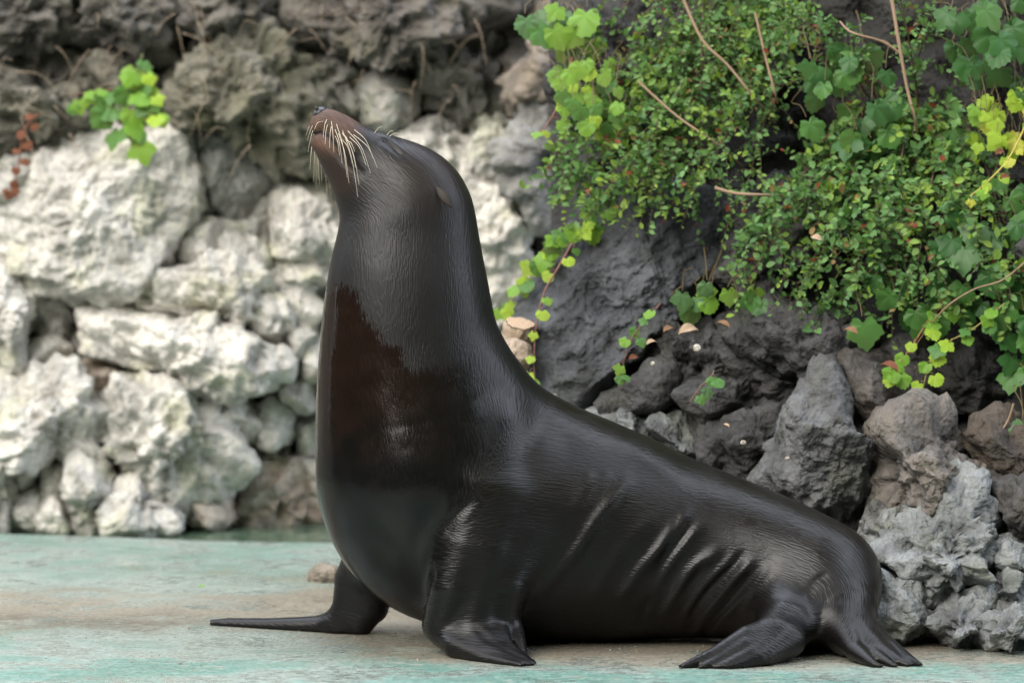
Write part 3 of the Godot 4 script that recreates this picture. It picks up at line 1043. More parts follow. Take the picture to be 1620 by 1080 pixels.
func build_outcrop() -> void:
	var t := thing("lava_outcrop", "dark grey outcrop of craggy lava boulders rising behind the sea lion's back", "rock outcrop")
	var lava := rock_material(1.6, 2.6)
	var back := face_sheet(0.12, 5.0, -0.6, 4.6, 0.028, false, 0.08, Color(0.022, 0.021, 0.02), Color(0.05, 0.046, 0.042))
	put("bedrock", back.mesh(), lava, t)
	var A1 := Color(0.050, 0.053, 0.060)
	var A2 := Color(0.110, 0.116, 0.128)
	var B1 := Color(0.028, 0.0275, 0.0275)
	var B2 := Color(0.082, 0.079, 0.077)
	var C1 := Color(0.085, 0.077, 0.070)
	var C2 := Color(0.23, 0.20, 0.172)
	var E1 := Color(0.10, 0.104, 0.104)
	var E2 := Color(0.29, 0.30, 0.292)
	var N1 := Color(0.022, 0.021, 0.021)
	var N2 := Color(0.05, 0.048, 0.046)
	var T1 := Color(0.10, 0.075, 0.055)
	var T2 := Color(0.26, 0.20, 0.15)
	var L := [
		[[[842, 570], [858, 470], [900, 398], [950, 348], [1020, 322], [1105, 332], [1155, 368], [1155, 422], [1110, 458], [1066, 482], [1046, 532], [1000, 565], [962, 604], [930, 636], [890, 660], [850, 650]], .10, .30, .55, 5, A1, A2],
		[[[1019, 562], [1052, 518], [1103, 532], [1155, 507], [1213, 552], [1249, 601], [1213, 663], [1142, 673], [1086, 652], [1025, 629]], .06, .2, 1.4, 4, B1, B2],
		[[[950, 650], [985, 598], [1030, 576], [1068, 592], [1074, 642], [1052, 670], [985, 680]], .06, .18, 1.4, 3, B1, B2],
		[[[930, 668], [997, 632], [1034, 652], [1040, 695], [1000, 700]], .08, .16, 1.5, 3, A1, E2],
		[[[1030, 660], [1080, 668], [1107, 692], [1110, 735], [1050, 720]], .08, .16, 1.3, 3, A1, E2],
		[[[1103, 662], [1140, 658], [1156, 690], [1152, 725], [1125, 742], [1106, 725]], .10, .14, 1.3, 3, B1, B2],
		[[[1087, 625], [1134, 598], [1184, 589], [1233, 605], [1249, 635], [1203, 678], [1161, 671], [1119, 661]], .10, .16, 1.4, 3, B1, B2],
		[[[1141, 699], [1176, 670], [1216, 657], [1262, 657], [1277, 722], [1239, 791], [1153, 756]], .06, .18, 1.4, 3, B1, B2],
		[[[1178, 526], [1256, 511], [1306, 522], [1365, 518], [1397, 538], [1386, 575], [1341, 586], [1310, 612], [1290, 636], [1264, 653], [1236, 644], [1184, 616]], .10, .22, 1.3, 5, B1, B2],
		[[[1230, 625], [1270, 640], [1290, 640], [1270, 690], [1240, 700]], .0, .1, 1.2, 3, B1, B2],
		[[[1325, 556], [1355, 597], [1366, 653], [1400, 720], [1396, 798], [1382, 865], [1359, 879], [1297, 826], [1207, 781], [1239, 720], [1266, 664], [1304, 597]], .14, .24, .6, 7, B1, Color(0.15, 0.15, 0.15)],
		[[[1315, 567], [1395, 582], [1464, 599], [1472, 663], [1422, 694], [1395, 749], [1359, 694], [1340, 628]], .10, .2, .6, 7, Color(0.05, 0.045, 0.04), Color(0.11, 0.095, 0.085)],
		[[[1388, 772], [1402, 712], [1421, 684], [1459, 660], [1500, 660], [1535, 692], [1558, 745], [1553, 801], [1503, 812], [1448, 845], [1404, 822]], .14, .24, 1.3, 4, C1, C2],
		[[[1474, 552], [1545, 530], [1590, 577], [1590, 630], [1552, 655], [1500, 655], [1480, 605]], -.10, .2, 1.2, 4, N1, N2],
		[[[1530, 690], [1580, 662], [1650, 680], [1650, 770], [1565, 765]], .0, .2, 1.4, 3, B1, T1],
		[[[1374, 782], [1425, 818], [1446, 850], [1411, 876], [1372, 866]], .10, .14, 1.3, 3, C1, E2],
		[[[1386, 897], [1436, 833], [1487, 793], [1561, 793], [1597, 835], [1579, 878], [1545, 918], [1505, 959], [1453, 952], [1411, 927]], .16, .24, 1.5, 6, E1, E2],
		[[[1370, 870], [1420, 880], [1440, 920], [1400, 940], [1375, 920]], .06, .12, 1.3, 4, T1, E1],
		[[[1370, 925], [1425, 915], [1477, 939], [1481, 1005], [1449, 1028], [1397, 1019], [1370, 992]], .14, .2, 1.5, 6, E1, E2],
		[[[1459, 974], [1516, 944], [1561, 928], [1572, 974], [1545, 1026], [1498, 1031], [1464, 1020]], .14, .2, 1.5, 6, E1, E2],
		[[[1527, 1025], [1547, 969], [1586, 958], [1657, 950], [1657, 1014], [1590, 1041]], .16, .2, 1.5, 6, E1, E2],
		[[[1543, 934], [1571, 896], [1602, 900], [1642, 945], [1579, 975]], .12, .14, 1.5, 6, E1, E2],
		[[[1555, 765], [1650, 750], [1650, 840], [1594, 848], [1572, 805]], .08, .18, 1.4, 3, Color(0.06, 0.055, 0.05), C1],
		[[[1567, 884], [1590, 862], [1654, 867], [1654, 940], [1598, 907]], .10, .14, 1.5, 6, E1, E2],
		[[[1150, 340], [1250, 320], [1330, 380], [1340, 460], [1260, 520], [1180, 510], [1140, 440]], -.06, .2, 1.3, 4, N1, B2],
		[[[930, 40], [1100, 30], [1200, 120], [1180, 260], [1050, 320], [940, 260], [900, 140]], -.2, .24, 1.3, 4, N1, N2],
		[[[1380, 540], [1430, 535], [1480, 560], [1480, 610], [1420, 600], [1378, 585]], .0, .14, 1.4, 3, N1, B2]]
	var sd := 501
	for q in L:
		var c := centre_of(q[0], 0.0)
		var cx := 0.0
		var cy := 0.0
		for p in q[0]:
			cx += p[0] / q[0].size()
			cy += p[1] / q[0].size()
		var z: float = on_face(cx, cy, false) + q[1]
		sd += 7
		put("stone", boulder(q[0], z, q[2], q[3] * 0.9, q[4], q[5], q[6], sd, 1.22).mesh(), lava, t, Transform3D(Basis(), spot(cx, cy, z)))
	for k in 14:
		var x := rng.randf_range(1720, 2500)
		var y := rng.randf_range(-200, 960)
		var o := []
		var rr := rng.randf_range(80, 130)
		for a in 9:
			o.append([x + cos(TAU * a / 9.0) * rr * rng.randf_range(0.8, 1.15) * 1.2, y + sin(TAU * a / 9.0) * rr * rng.randf_range(0.8, 1.1)])
		var z := on_face(x, y, false) + 0.06
		sd += 7
		put("stone", boulder(o, z, 0.2, 1.2, 4, B1, B2, sd).mesh(), lava, t, Transform3D(Basis(), centre_of(o, z)))

# ---------------------------------------------------------------- plants

func small_leaf() -> ArrayMesh:                      # unit length along +y, facing +z
	var s := Sheet.new()
	var w := [0.0, 0.20, 0.29, 0.24, 0.0]
	for i in 5:
		var y := i / 4.0
		var droop := -0.14 * y * y
		s.add(Vector3(-w[i], y, droop + 0.10 * w[i] / 0.3), Vector3(0.3, 0, 1).normalized())
		s.add(Vector3(0, y, droop), Vector3(0, 0.1, 1).normalized())
		s.add(Vector3(w[i], y, droop + 0.10 * w[i] / 0.3), Vector3(-0.3, 0, 1).normalized())
	for i in 4:
		for k in 2:
			var q := i * 3 + k
			s.tri(q, q + 3, q + 1)
			s.tri(q + 1, q + 3, q + 4)
	return s.mesh()

func dry_leaf() -> ArrayMesh:                        # a dead leaf, curled along its length
	var s := Sheet.new()
	for i in 9:
		var y := i / 8.0
		var w := 0.30 * pow(sin(PI * clampf(y * 0.96 + 0.02, 0.0, 1.0)), 0.7)
		for k in 7:
			var u := (k - 3) / 3.0
			s.add(Vector3(u * w, y, 0.30 * u * u * w * (1.0 + y) + 0.18 * sin(y * 3.0) + 0.03 * sin(k * 2.0 + i)), Vector3.BACK)
	for i in 8:
		for k in 6:
			var q := i * 7 + k
			s.tri(q, q + 7, q + 1)
			s.tri(q + 1, q + 7, q + 8)
	s.smooth()
	return s.mesh()

func lobed_leaf(sd: int, lobes: float) -> ArrayMesh:   # ivy-like leaf, stalk at the origin, tip along +y
	var lr := RandomNumberGenerator.new()
	lr.seed = sd
	var s := Sheet.new()
	var n := 33
	var rim := []
	for i in n:
		var a := PI * (2.0 * i / (n - 1) - 1.0)           # from the stalk round the tip and back
		var heart := 0.30 + 0.34 * (0.5 + 0.5 * cos(a * 0.85))
		var lobe := 1.0 + lobes * (0.30 * cos(a * 5.0) + 0.0)
		var tooth := 1.0 + 0.05 * cos(i * PI) + lr.randf_range(-0.03, 0.03)
		var r := heart * lobe * tooth * (0.55 + 0.45 * smoothstep(PI, PI * 0.78, absf(a)))
		rim.append(Vector2(sin(a) * r * 1.02, 0.36 + cos(a) * r))
	var warp := lr.randf_range(-0.25, 0.25)
	for ring in 4:
		var k := ring / 3.0
		for i in n:
			var p := Vector2(0, 0.30).lerp(rim[i], k)
			var a := PI * (2.0 * i / (n - 1) - 1.0)
			var z := -0.32 * (p - Vector2(0, 0.3)).length_squared() + 0.022 * k * cos(a * 5.0 + 0.4) + 0.12 * absf(p.x) + warp * p.x * p.y + 0.025 * k * sin(i * 1.1 + sd)
			s.add(Vector3(p.x, p.y, z), Vector3.BACK)
	for ring in 3:
		for i in n - 1:
			var q := ring * n + i
			s.tri(q, q + n, q + 1)
			s.tri(q + 1, q + n, q + n + 1)
	s.smooth()
	return s.mesh()

func leaf_mat(r: float, g: float, b: float, thru := 0.45, rough := 0.42) -> StandardMaterial3D:
	var m := StandardMaterial3D.new()
	m.albedo_color = shade(r, g, b)
	m.roughness = rough
	m.metallic_specular = 0.32
	m.backlight_enabled = true
	m.backlight = Color(thru, thru, thru * 0.6)
	return m

func lay_leaf(dir: Vector3, face: Vector3, size: float, at: Vector3) -> Transform3D:
	var y := dir.normalized()
	var x := y.cross(face).normalized()
	if x.length() < 0.5:
		x = y.cross(Vector3(0.3, 0.2, 1)).normalized()
	var z := x.cross(y).normalized()
	return Transform3D(Basis(x * size, y * size, z * size), at)

var LEAF := []
var TONES := {}

# A climbing stem through points (px, py, z) with single leaves to both sides.
func vine(called: String, label: String, path: Array, count: int, size: Array, tones: Array, stem: Color, thick := 0.0022, spread := 1.0, group := "") -> Node3D:
	var pts := []
	for q in path:
		pts.append(spot(q[0], q[1], q[2]))
	var t := thing(called, label, "vine", pts[0], group)
	var line := bend(pts, 8)
	for q in line.size():
		line[q] -= t.position
	var s := Sheet.new()
	s.tube(line, thick, thick * 0.5, 6)
	var sm := StandardMaterial3D.new()
	sm.albedo_color = stem
	sm.roughness = 0.6
	put("stem", s.mesh(), sm, t)
	for k in count:
		var u := (k + rng.randf_range(0.1, 0.9)) / count * (line.size() - 1)
		var i := mini(int(u), line.size() - 2)
		var p := line[i].lerp(line[i + 1], u - i)
		var along := (line[i + 1] - line[i]).normalized()
		var out := Vector3(rng.randf_range(-1, 1), rng.randf_range(-0.9, 0.5), rng.randf_range(0.1, 0.8)).normalized()
		var sz := rng.randf_range(size[0], size[1])
		var reach := sz * rng.randf_range(0.2, 0.6) * spread
		var foot := p + out * reach
		var pet := Sheet.new()
		pet.tube(PackedVector3Array([p, p + out * reach * 0.5 + Vector3(0, 0.004, 0.002), foot]), 0.0011, 0.0008, 4)
		put("leaf_stalk", pet.mesh(), sm, t)
		var dir := (out * 0.7 + Vector3(rng.randf_range(-0.3, 0.3), -0.75, 0.25) + along * 0.2)
		var face := Vector3(rng.randf_range(-0.5, 0.5), rng.randf_range(0.15, 0.9), rng.randf_range(0.5, 1.0))
		put("leaf", LEAF[rng.randi() % LEAF.size()], TONES[tones[rng.randi() % tones.size()]], t, lay_leaf(dir, face, sz, foot))
	return t

# Big leaves scattered over a patch (px outline), on short stalks in front of the face.
func leaf_patch(called: String, label: String, patch: Array, z: Array, count: int, size: Array, tones: Array, category := "ivy") -> Node3D:
	var pl := PackedVector2Array()
	var box := Rect2(Vector2(patch[0][0], patch[0][1]), Vector2.ZERO)
	for q in patch:
		pl.append(Vector2(q[0], q[1]))
		box = box.expand(Vector2(q[0], q[1]))
	var c := box.get_center()
	var t := thing(called, label, category, spot(c.x, c.y, z[0]))
	var sm := StandardMaterial3D.new()
	sm.albedo_color = shade(0.12, 0.085, 0.03)
	sm.roughness = 0.6
	var s := Sheet.new()
	var trunk := spot(c.x, box.position.y - 20, z[0] - 0.12) - t.position
	var made := 0
	var tries := 0
	while made < count and tries < 4000:
		tries += 1
		var p2 := Vector2(rng.randf_range(box.position.x, box.end.x), rng.randf_range(box.position.y, box.end.y))
		if not Geometry2D.is_point_in_polygon(p2, pl):
			continue
		made += 1
		var p := spot(p2.x, p2.y, rng.randf_range(z[0], z[1])) - t.position
		var root := p + Vector3(rng.randf_range(-0.05, 0.05), rng.randf_range(0.02, 0.10), -rng.randf_range(0.08, 0.16))
		s.tube(bend([trunk.lerp(root, 0.8), root, p.lerp(root, 0.4) + Vector3(0, 0.015, 0), p], 3), 0.0018, 0.001, 4)
		var dir := Vector3(rng.randf_range(-0.7, 0.7), -0.8, rng.randf_range(0.0, 0.5))
		var face := Vector3(rng.randf_range(-0.5, 0.5), rng.randf_range(0.1, 0.9), rng.randf_range(0.5, 1.0))
		put("leaf", LEAF[rng.randi() % LEAF.size()], TONES[tones[rng.randi() % tones.size()]], t, lay_leaf(dir, face, rng.randf_range(size[0], size[1]), p))
	put("stem", s.mesh(), sm, t)
	return t

# A shrub: arching branches (px, py, z to px, py, z), twigs, and small leaves in great number.
func shrub(called: String, label: String, root: Array, tips: Array, twigs: int, size: Array, tone: float) -> void:
	var r0 := spot(root[0], root[1], root[2])
	var t := thing(called, label, "shrub", r0)
	var wood := StandardMaterial3D.new()
	wood.albedo_color = shade(0.11, 0.07, 0.045)
	wood.roughness = 0.8
	var thin := Sheet.new()
	var at: Array[Transform3D] = []
	var cols := PackedColorArray()
	for q in tips:
		var tip := spot(q[0], q[1], q[2]) - r0
		var mid := tip * 0.5 + Vector3(rng.randf_range(-0.05, 0.05), 0.16 * tip.length() + rng.randf_range(-0.03, 0.05), rng.randf_range(-0.04, 0.10))
		var line := bend([Vector3(rng.randf_range(-0.03, 0.03), 0, 0), mid, tip], 12)
		var b := Sheet.new()
		b.tube(line, 0.0042, 0.0013, 6)
		put("branch", b.mesh(), wood, t)
		var n := int(twigs * (0.6 + tip.length()))
		var clump := rng.randf_range(-0.28, 0.30) + tone
		var grow := rng.randf_range(0.8, 1.2)
		for k in n:
			var u := pow(rng.randf(), 0.75) * (line.size() - 1.001)
			var i := int(u)
			var p := line[i].lerp(line[i + 1], u - i)
			var along := (line[i + 1] - line[i]).normalized()
			var dir := (along * rng.randf_range(0.2, 1.0) + Vector3(rng.randf_range(-1, 1), rng.randf_range(-0.8, 1.0), rng.randf_range(-0.6, 1.0)) * 0.9).normalized()
			var ln := rng.randf_range(0.05, 0.15)
			var e := p + dir * ln + Vector3(0, -0.25 * ln, 0)
			var tw := bend([p, p + dir * ln * 0.55 + Vector3(0, 0.01, 0), e], 3)
			thin.tube(tw, 0.0012, 0.0006, 3)
			var fresh := rng.randf()
			var m := int(ln / 0.0102)
			for g in m:
				var v := (g + 0.5) / m * (tw.size() - 1.001)
				var gi := int(v)
				var lp := tw[gi].lerp(tw[gi + 1], v - gi)
				var side := Vector3(rng.randf_range(-1, 1), rng.randf_range(-0.6, 0.9), rng.randf_range(-0.3, 1.0))
				var ld := (side - dir * side.dot(dir)).normalized() * 0.9 + dir * 0.6
				var face := Vector3(rng.randf_range(-0.6, 0.6), rng.randf_range(0.2, 1.0), rng.randf_range(0.2, 1.0))
				at.append(lay_leaf(ld, face, rng.randf_range(size[0], size[1]) * grow * (0.65 + 0.5 * rng.randf()), lp))
				var young := clampf(float(g) / m + (fresh - 0.70) * 1.8 + clump + 0.06, 0.0, 1.0)
				var c := Color(0.075, 0.165, 0.060).lerp(Color(0.145, 0.28, 0.082), rng.randf())
				c = c.lerp(Color(0.24, 0.35, 0.05), young * young * rng.randf_range(0.3, 1.0))
				var odd := rng.randf()
				if odd < 0.012:
					c = Color(0.22, 0.05, 0.03)
				elif odd < 0.03:
					c = Color(0.26, 0.17, 0.07)
				cols.append(c)
	var tm := put("twigs", thin.mesh(), wood, t)
	tm.set_meta("kind", "stuff")
	var mm := MultiMesh.new()
	mm.transform_format = MultiMesh.TRANSFORM_3D
	mm.use_colors = true
	mm.mesh = M.small_leaf
	mm.instance_count = at.size()
	for k in at.size():
		mm.set_instance_transform(k, at[k])
		mm.set_instance_color(k, cols[k])
	var mi := MultiMeshInstance3D.new()
	mi.name = "leaves"
	mi.multimesh = mm
	mi.material_override = M.foliage
	mi.set_meta("kind", "stuff")
	t.add_child(mi)

func bare_stem(label: String, path: Array, thick: float) -> void:
	var pts := []
	for q in path:
		pts.append(spot(q[0], q[1], q[2] - (0.14 if q == path[-1] else 0.0)) + Vector3(rng.randf_range(-0.004, 0.004), rng.randf_range(-0.004, 0.004), 0))
	var s := Sheet.new()
	s.tube(bend(pts, 6), thick, thick * 0.6, 7)
	var o := put(numbered("bare_stem"), s.mesh(), M.stick, self)
	o.set_meta("label", label)
	o.set_meta("category", "stem")

func build_plants() -> void:
	M.stick = StandardMaterial3D.new()
	M.stick.albedo_color = shade(0.26, 0.17, 0.105)
	M.stick.roughness = 0.8
	for k in 3:
		LEAF.append(lobed_leaf(40 + k, 0.12 + 0.08 * k))
	LEAF.append(lobed_leaf(50, 0.5))
	LEAF.append(lobed_leaf(51, 0.45))
	TONES = {
		"deep": leaf_mat(0.030, 0.095, 0.022, 0.4, 0.4), "mid": leaf_mat(0.055, 0.145, 0.030, 0.5), "grey": leaf_mat(0.06, 0.13, 0.045, 0.4), "fresh": leaf_mat(0.13, 0.27, 0.03, 0.7),
		"lime": leaf_mat(0.30, 0.46, 0.04, 0.9), "yellow": leaf_mat(0.42, 0.42, 0.06, 0.8), "rust": leaf_mat(0.13, 0.045, 0.022, 0.2, 0.7), "tan": leaf_mat(0.17, 0.095, 0.05, 0.2, 0.7), "pale": leaf_mat(0.34, 0.24, 0.16, 0.2, 0.7)}
	M.small_leaf = small_leaf()
	M.dry_leaf = dry_leaf()
	M.foliage = leaf_mat(1, 1, 1, 0.8, 0.42)
	M.foliage.vertex_color_use_as_albedo = true
	shrub("cotoneaster_shrub", "small-leaved green shrub spilling left over the lava boulder in the middle", [1260, 40, -1.75], [[880, 262, -1.5], [905, 225, -1.45], [930, 300, -1.45], [965, 322, -1.4], [1010, 250, -1.3], [1040, 318, -1.35], [1100, 310, -1.3], [1130, 250, -1.2], [1000, 200, -1.4], [960, 250, -1.4], [1180, 300, -1.2], [1080, 180, -1.35], [1160, 180, -1.3], [1060, 270, -1.3], [900, 290, -1.5], [1000, 300, -1.35]], 35, [0.018, 0.030], 0.18)
	shrub("cotoneaster_shrub", "dense dark small-leaved shrub hanging over the craggy rocks at right", [1480, 230, -1.5], [[1170, 400, -1.15], [1180, 440, -1.1], [1220, 380, -1.1], [1250, 470, -1.05], [1290, 430, -1.0], [1330, 490, -1.0], [1370, 440, -0.95], [1410, 480, -0.95], [1450, 430, -0.9], [1260, 330, -1.05], [1340, 350, -1.0], [1420, 350, -0.95], [1500, 470, -0.9], [1550, 420, -0.9], [1530, 340, -0.9], [1200, 340, -1.15], [1380, 390, -0.95], [1600, 470, -0.85], [1300, 380, -1.0]], 35, [0.018, 0.031], -0.06)
	shrub("cotoneaster_shrub", "loose upright shrub with brown stems in front of the big ivy leaves at upper right", [1450, 260, -1.45], [[1240, 60, -1.3], [1290, 20, -1.3], [1350, 60, -1.25], [1420, -20, -1.2], [1480, 30, -1.15], [1210, 140, -1.25], [1450, 180, -1.1], [1220, 0, -1.3], [1510, 190, -1.08]], 17, [0.016, 0.028], -0.1)
	shrub("cotoneaster_shrub", "light green sprigs of shrub at the top edge above the boulder gap", [1180, -60, -1.7], [[940, 60, -1.6], [1000, 40, -1.5], [1060, 110, -1.45], [1120, 60, -1.4], [1180, 110, -1.4], [1010, 130, -1.5], [950, 170, -1.55], [1110, 150, -1.4]], 20, [0.015, 0.024], 0.12)
	bare_stem("long straight tan stem slanting down through the top of the shrubs", [[1076, -10, -1.35], [1110, 60, -1.3], [1150, 105, -1.27], [1190, 150, -1.25], [1225, 195, -1.25]], 0.0045)
	bare_stem("upright brown stem dividing the big ivy leaves at upper right", [[1408, -20, -1.15], [1422, 70, -1.1], [1436, 140, -1.08], [1448, 190, -1.07], [1452, 235, -1.07]], 0.0055)
	bare_stem("forked brown stem running left from the upright brown stem", [[1424, 85, -1.1], [1395, 65, -1.1], [1350, 50, -1.1], [1330, 35, -1.1]], 0.004)
	bare_stem("tan stem curving through the middle shrub towards the right", [[1010, 130, -1.3], [1070, 185, -1.25], [1130, 225, -1.2], [1175, 262, -1.18]], 0.0035)
	bare_stem("pale broken stick lying level under the middle shrub", [[1130, 298, -1.12], [1165, 305, -1.1], [1210, 309, -1.08], [1258, 311, -1.08]], 0.005)
	bare_stem("brown stem crossing in front of the long tan stem", [[1195, 20, -1.25], [1212, 90, -1.22], [1225, 150, -1.2], [1232, 165, -1.2]], 0.004)
	bare_stem("bent dry stalk at the right edge above the dark recess rocks", [[1605, 640, -0.68], [1590, 670, -0.68], [1565, 700, -0.66], [1550, 720, -0.66]], 0.003)
	bare_stem("reddish stem arching over the right end of the dense shrub", [[1640, 400, -0.85], [1590, 440, -0.84], [1540, 460, -0.84], [1490, 490, -0.84], [1440, 560, -0.83]], 0.003)
	leaf_patch("ivy", "large bright ivy leaves hanging at the top centre beside the dark hollow", [[830, -20], [930, -20], [940, 60], [900, 110], [860, 70], [820, 20]], [-1.65, -1.5], 16, [0.055, 0.09], ["mid", "fresh", "fresh", "grey"])
	leaf_patch("ivy", "trailing lime ivy leaves left of the shrub below the big ivy leaves", [[880, 90], [960, 90], [1000, 170], [970, 230], [930, 200], [890, 150]], [-1.5, -1.3], 44, [0.03, 0.055], ["lime", "fresh", "fresh", "mid"])
	leaf_patch("ivy", "big dark green ivy leaves in the hollow behind the upright shrub", [[1270, 70], [1400, 60], [1440, 130], [1400, 220], [1290, 230], [1260, 150]], [-1.3, -1.1], 24, [0.05, 0.085], ["deep", "mid", "deep"])
	leaf_patch("ivy", "very dark glossy ivy leaves in the top right corner", [[1500, -10], [1640, -10], [1650, 150], [1560, 130], [1500, 70]], [-1.2, -1.0], 30, [0.05, 0.085], ["deep", "deep", "mid"])
	leaf_patch("ivy", "yellow-green young ivy leaves at the right edge of the picture", [[1540, 150], [1640, 130], [1650, 290], [1590, 260], [1530, 210]], [-1.1, -0.95], 34, [0.03, 0.05], ["lime", "fresh", "lime", "yellow"])
	leaf_patch("ivy", "mid green ivy leaves below the yellow-green ones at right", [[1500, 260], [1640, 290], [1650, 400], [1560, 420], [1500, 380]], [-1.05, -0.9], 26, [0.05, 0.085], ["mid", "deep", "grey"])
	leaf_patch("ivy", "dark ivy curtain hanging over the black recess at the right edge", [[1560, 420], [1650, 400], [1650, 600], [1600, 590], [1570, 500]], [-0.95, -0.85], 26, [0.045, 0.08], ["deep", "mid", "mid"])
	leaf_patch("ivy", "row of dark ivy leaves peeping out under the dense shrub", [[1380, 430], [1560, 430], [1570, 480], [1450, 510], [1380, 490]], [-1.0, -0.9], 18, [0.045, 0.075], ["deep", "mid", "mid"])
	leaf_patch("ivy", "ivy leaves on the ledge between the smooth boulder and the shrub", [[1075, 430], [1110, 425], [1140, 450], [1200, 440], [1210, 475], [1150, 480], [1100, 495], [1070, 480]], [-1.2, -1.1], 13, [0.035, 0.06], ["mid", "grey", "fresh"])
	leaf_patch("ivy", "single broad green ivy leaf lying over the ledge beneath the shrub", [[1350, 497], [1380, 500], [1375, 510], [1352, 508]], [-0.85, -0.84], 1, [0.085, 0.086], ["mid"])
	leaf_patch("ivy", "two grey-green ivy leaves beside the dry stalks at the right edge", [[1600, 610], [1640, 615], [1640, 680], [1600, 690]], [-0.72, -0.68], 4, [0.05, 0.075], ["grey", "mid"])
	vine("creeper", "bright green creeper trailing down the left side of the smooth dark boulder", [[960, 300, -1.5], [930, 345, -1.5], [895, 370, -1.5], [855, 400, -1.55], [825, 455, -1.6], [795, 495, -1.65]], 34, [0.035, 0.06], ["fresh", "fresh", "lime", "mid"], shade(0.18, 0.16, 0.05), 0.0028)
	vine("creeper", "reddish creeper stem hanging in front of the cut logs beside the boulder", [[905, 385, -1.4], [885, 420, -1.35], [860, 465, -1.3], [848, 520, -1.28], [845, 575, -1.27], [846, 598, -1.26]], 9, [0.022, 0.04], ["fresh", "mid", "lime"], shade(0.20, 0.085, 0.06), 0.003)
	vine("creeper", "short creeper with rusty shoot in the cleft right of the smooth boulder", [[1045, 480, -1.05], [1020, 510, -1.02], [1000, 535, -1.0], [985, 580, -0.98], [982, 600, -0.98]], 8, [0.024, 0.036], ["fresh", "mid", "lime"], shade(0.16, 0.06, 0.04), 0.0022)
	vine("creeper", "three-leaved seedling on a bare stalk on the craggy rocks", [[1092, 635, -0.88], [1108, 612, -0.86], [1125, 595, -0.84], [1130, 585, -0.84]], 4, [0.03, 0.042], ["mid", "grey"], shade(0.25, 0.15, 0.10), 0.0018)
	vine("creeper", "fresh green creeper with orange stem reaching down to the wedge boulder tip", [[1510, 470, -0.95], [1475, 500, -0.9], [1445, 545, -0.86], [1420, 580, -0.84], [1405, 595, -0.83]], 12, [0.03, 0.045], ["fresh", "lime", "fresh"], shade(0.30, 0.16, 0.05), 0.0024)
	vine("creeper", "hanging creeper with paired leaves right of the wedge boulder", [[1590, 480, -0.85], [1540, 520, -0.85], [1495, 545, -0.84], [1470, 580, -0.83], [1460, 620, -0.82]], 13, [0.03, 0.05], ["fresh", "mid", "lime"], shade(0.26, 0.22, 0.06), 0.0024)
	vine("creeper", "yellow stemmed creeper winding across the front of the ivy at the right edge", [[1640, 160, -0.95], [1600, 245, -0.92], [1560, 290, -0.9], [1535, 310, -0.9]], 9, [0.02, 0.035], ["lime", "yellow", "fresh"], shade(0.45, 0.36, 0.07), 0.003)
	vine("creeper", "wiry leafless-ended creeper hanging from the top centre ivy", [[905, 90, -1.5], [890, 150, -1.5], [870, 190, -1.5], [850, 215, -1.5]], 7, [0.025, 0.04], ["fresh", "lime"], shade(0.28, 0.11, 0.07), 0.0026)
	# on the pale wall
	vine("creeper", "small bright green creeper growing from the mossy top of the pale wall", [[225, 85, -3.15], [215, 115, -3.12], [205, 150, -3.1], [195, 185, -3.1], [205, 210, -3.08]], 18, [0.05, 0.085], ["fresh", "mid", "fresh"], shade(0.10, 0.10, 0.03), 0.003)
	vine("creeper", "yellowing creeper tip hanging right of the small creeper on the pale wall", [[225, 110, -3.1], [235, 150, -3.08], [250, 185, -3.08]], 9, [0.04, 0.06], ["fresh", "lime", "mid"], shade(0.16, 0.14, 0.03), 0.003)
	vine("creeper", "dull green creeper shoot pointing left on the mossy wall top", [[180, 140, -3.12], [150, 145, -3.12], [105, 150, -3.12]], 9, [0.035, 0.055], ["mid", "fresh"], shade(0.16, 0.08, 0.04), 0.003)
	vine("creeper", "withered rust-red creeper clinging to the left edge of the pale wall", [[60, 180, -3.1], [38, 205, -3.1], [30, 250, -3.1], [22, 290, -3.1], [8, 300, -3.1]], 11, [0.02, 0.034], ["rust"], shade(0.22, 0.07, 0.03), 0.003)

# ---------------------------------------------------------------- platform, water, loose bits

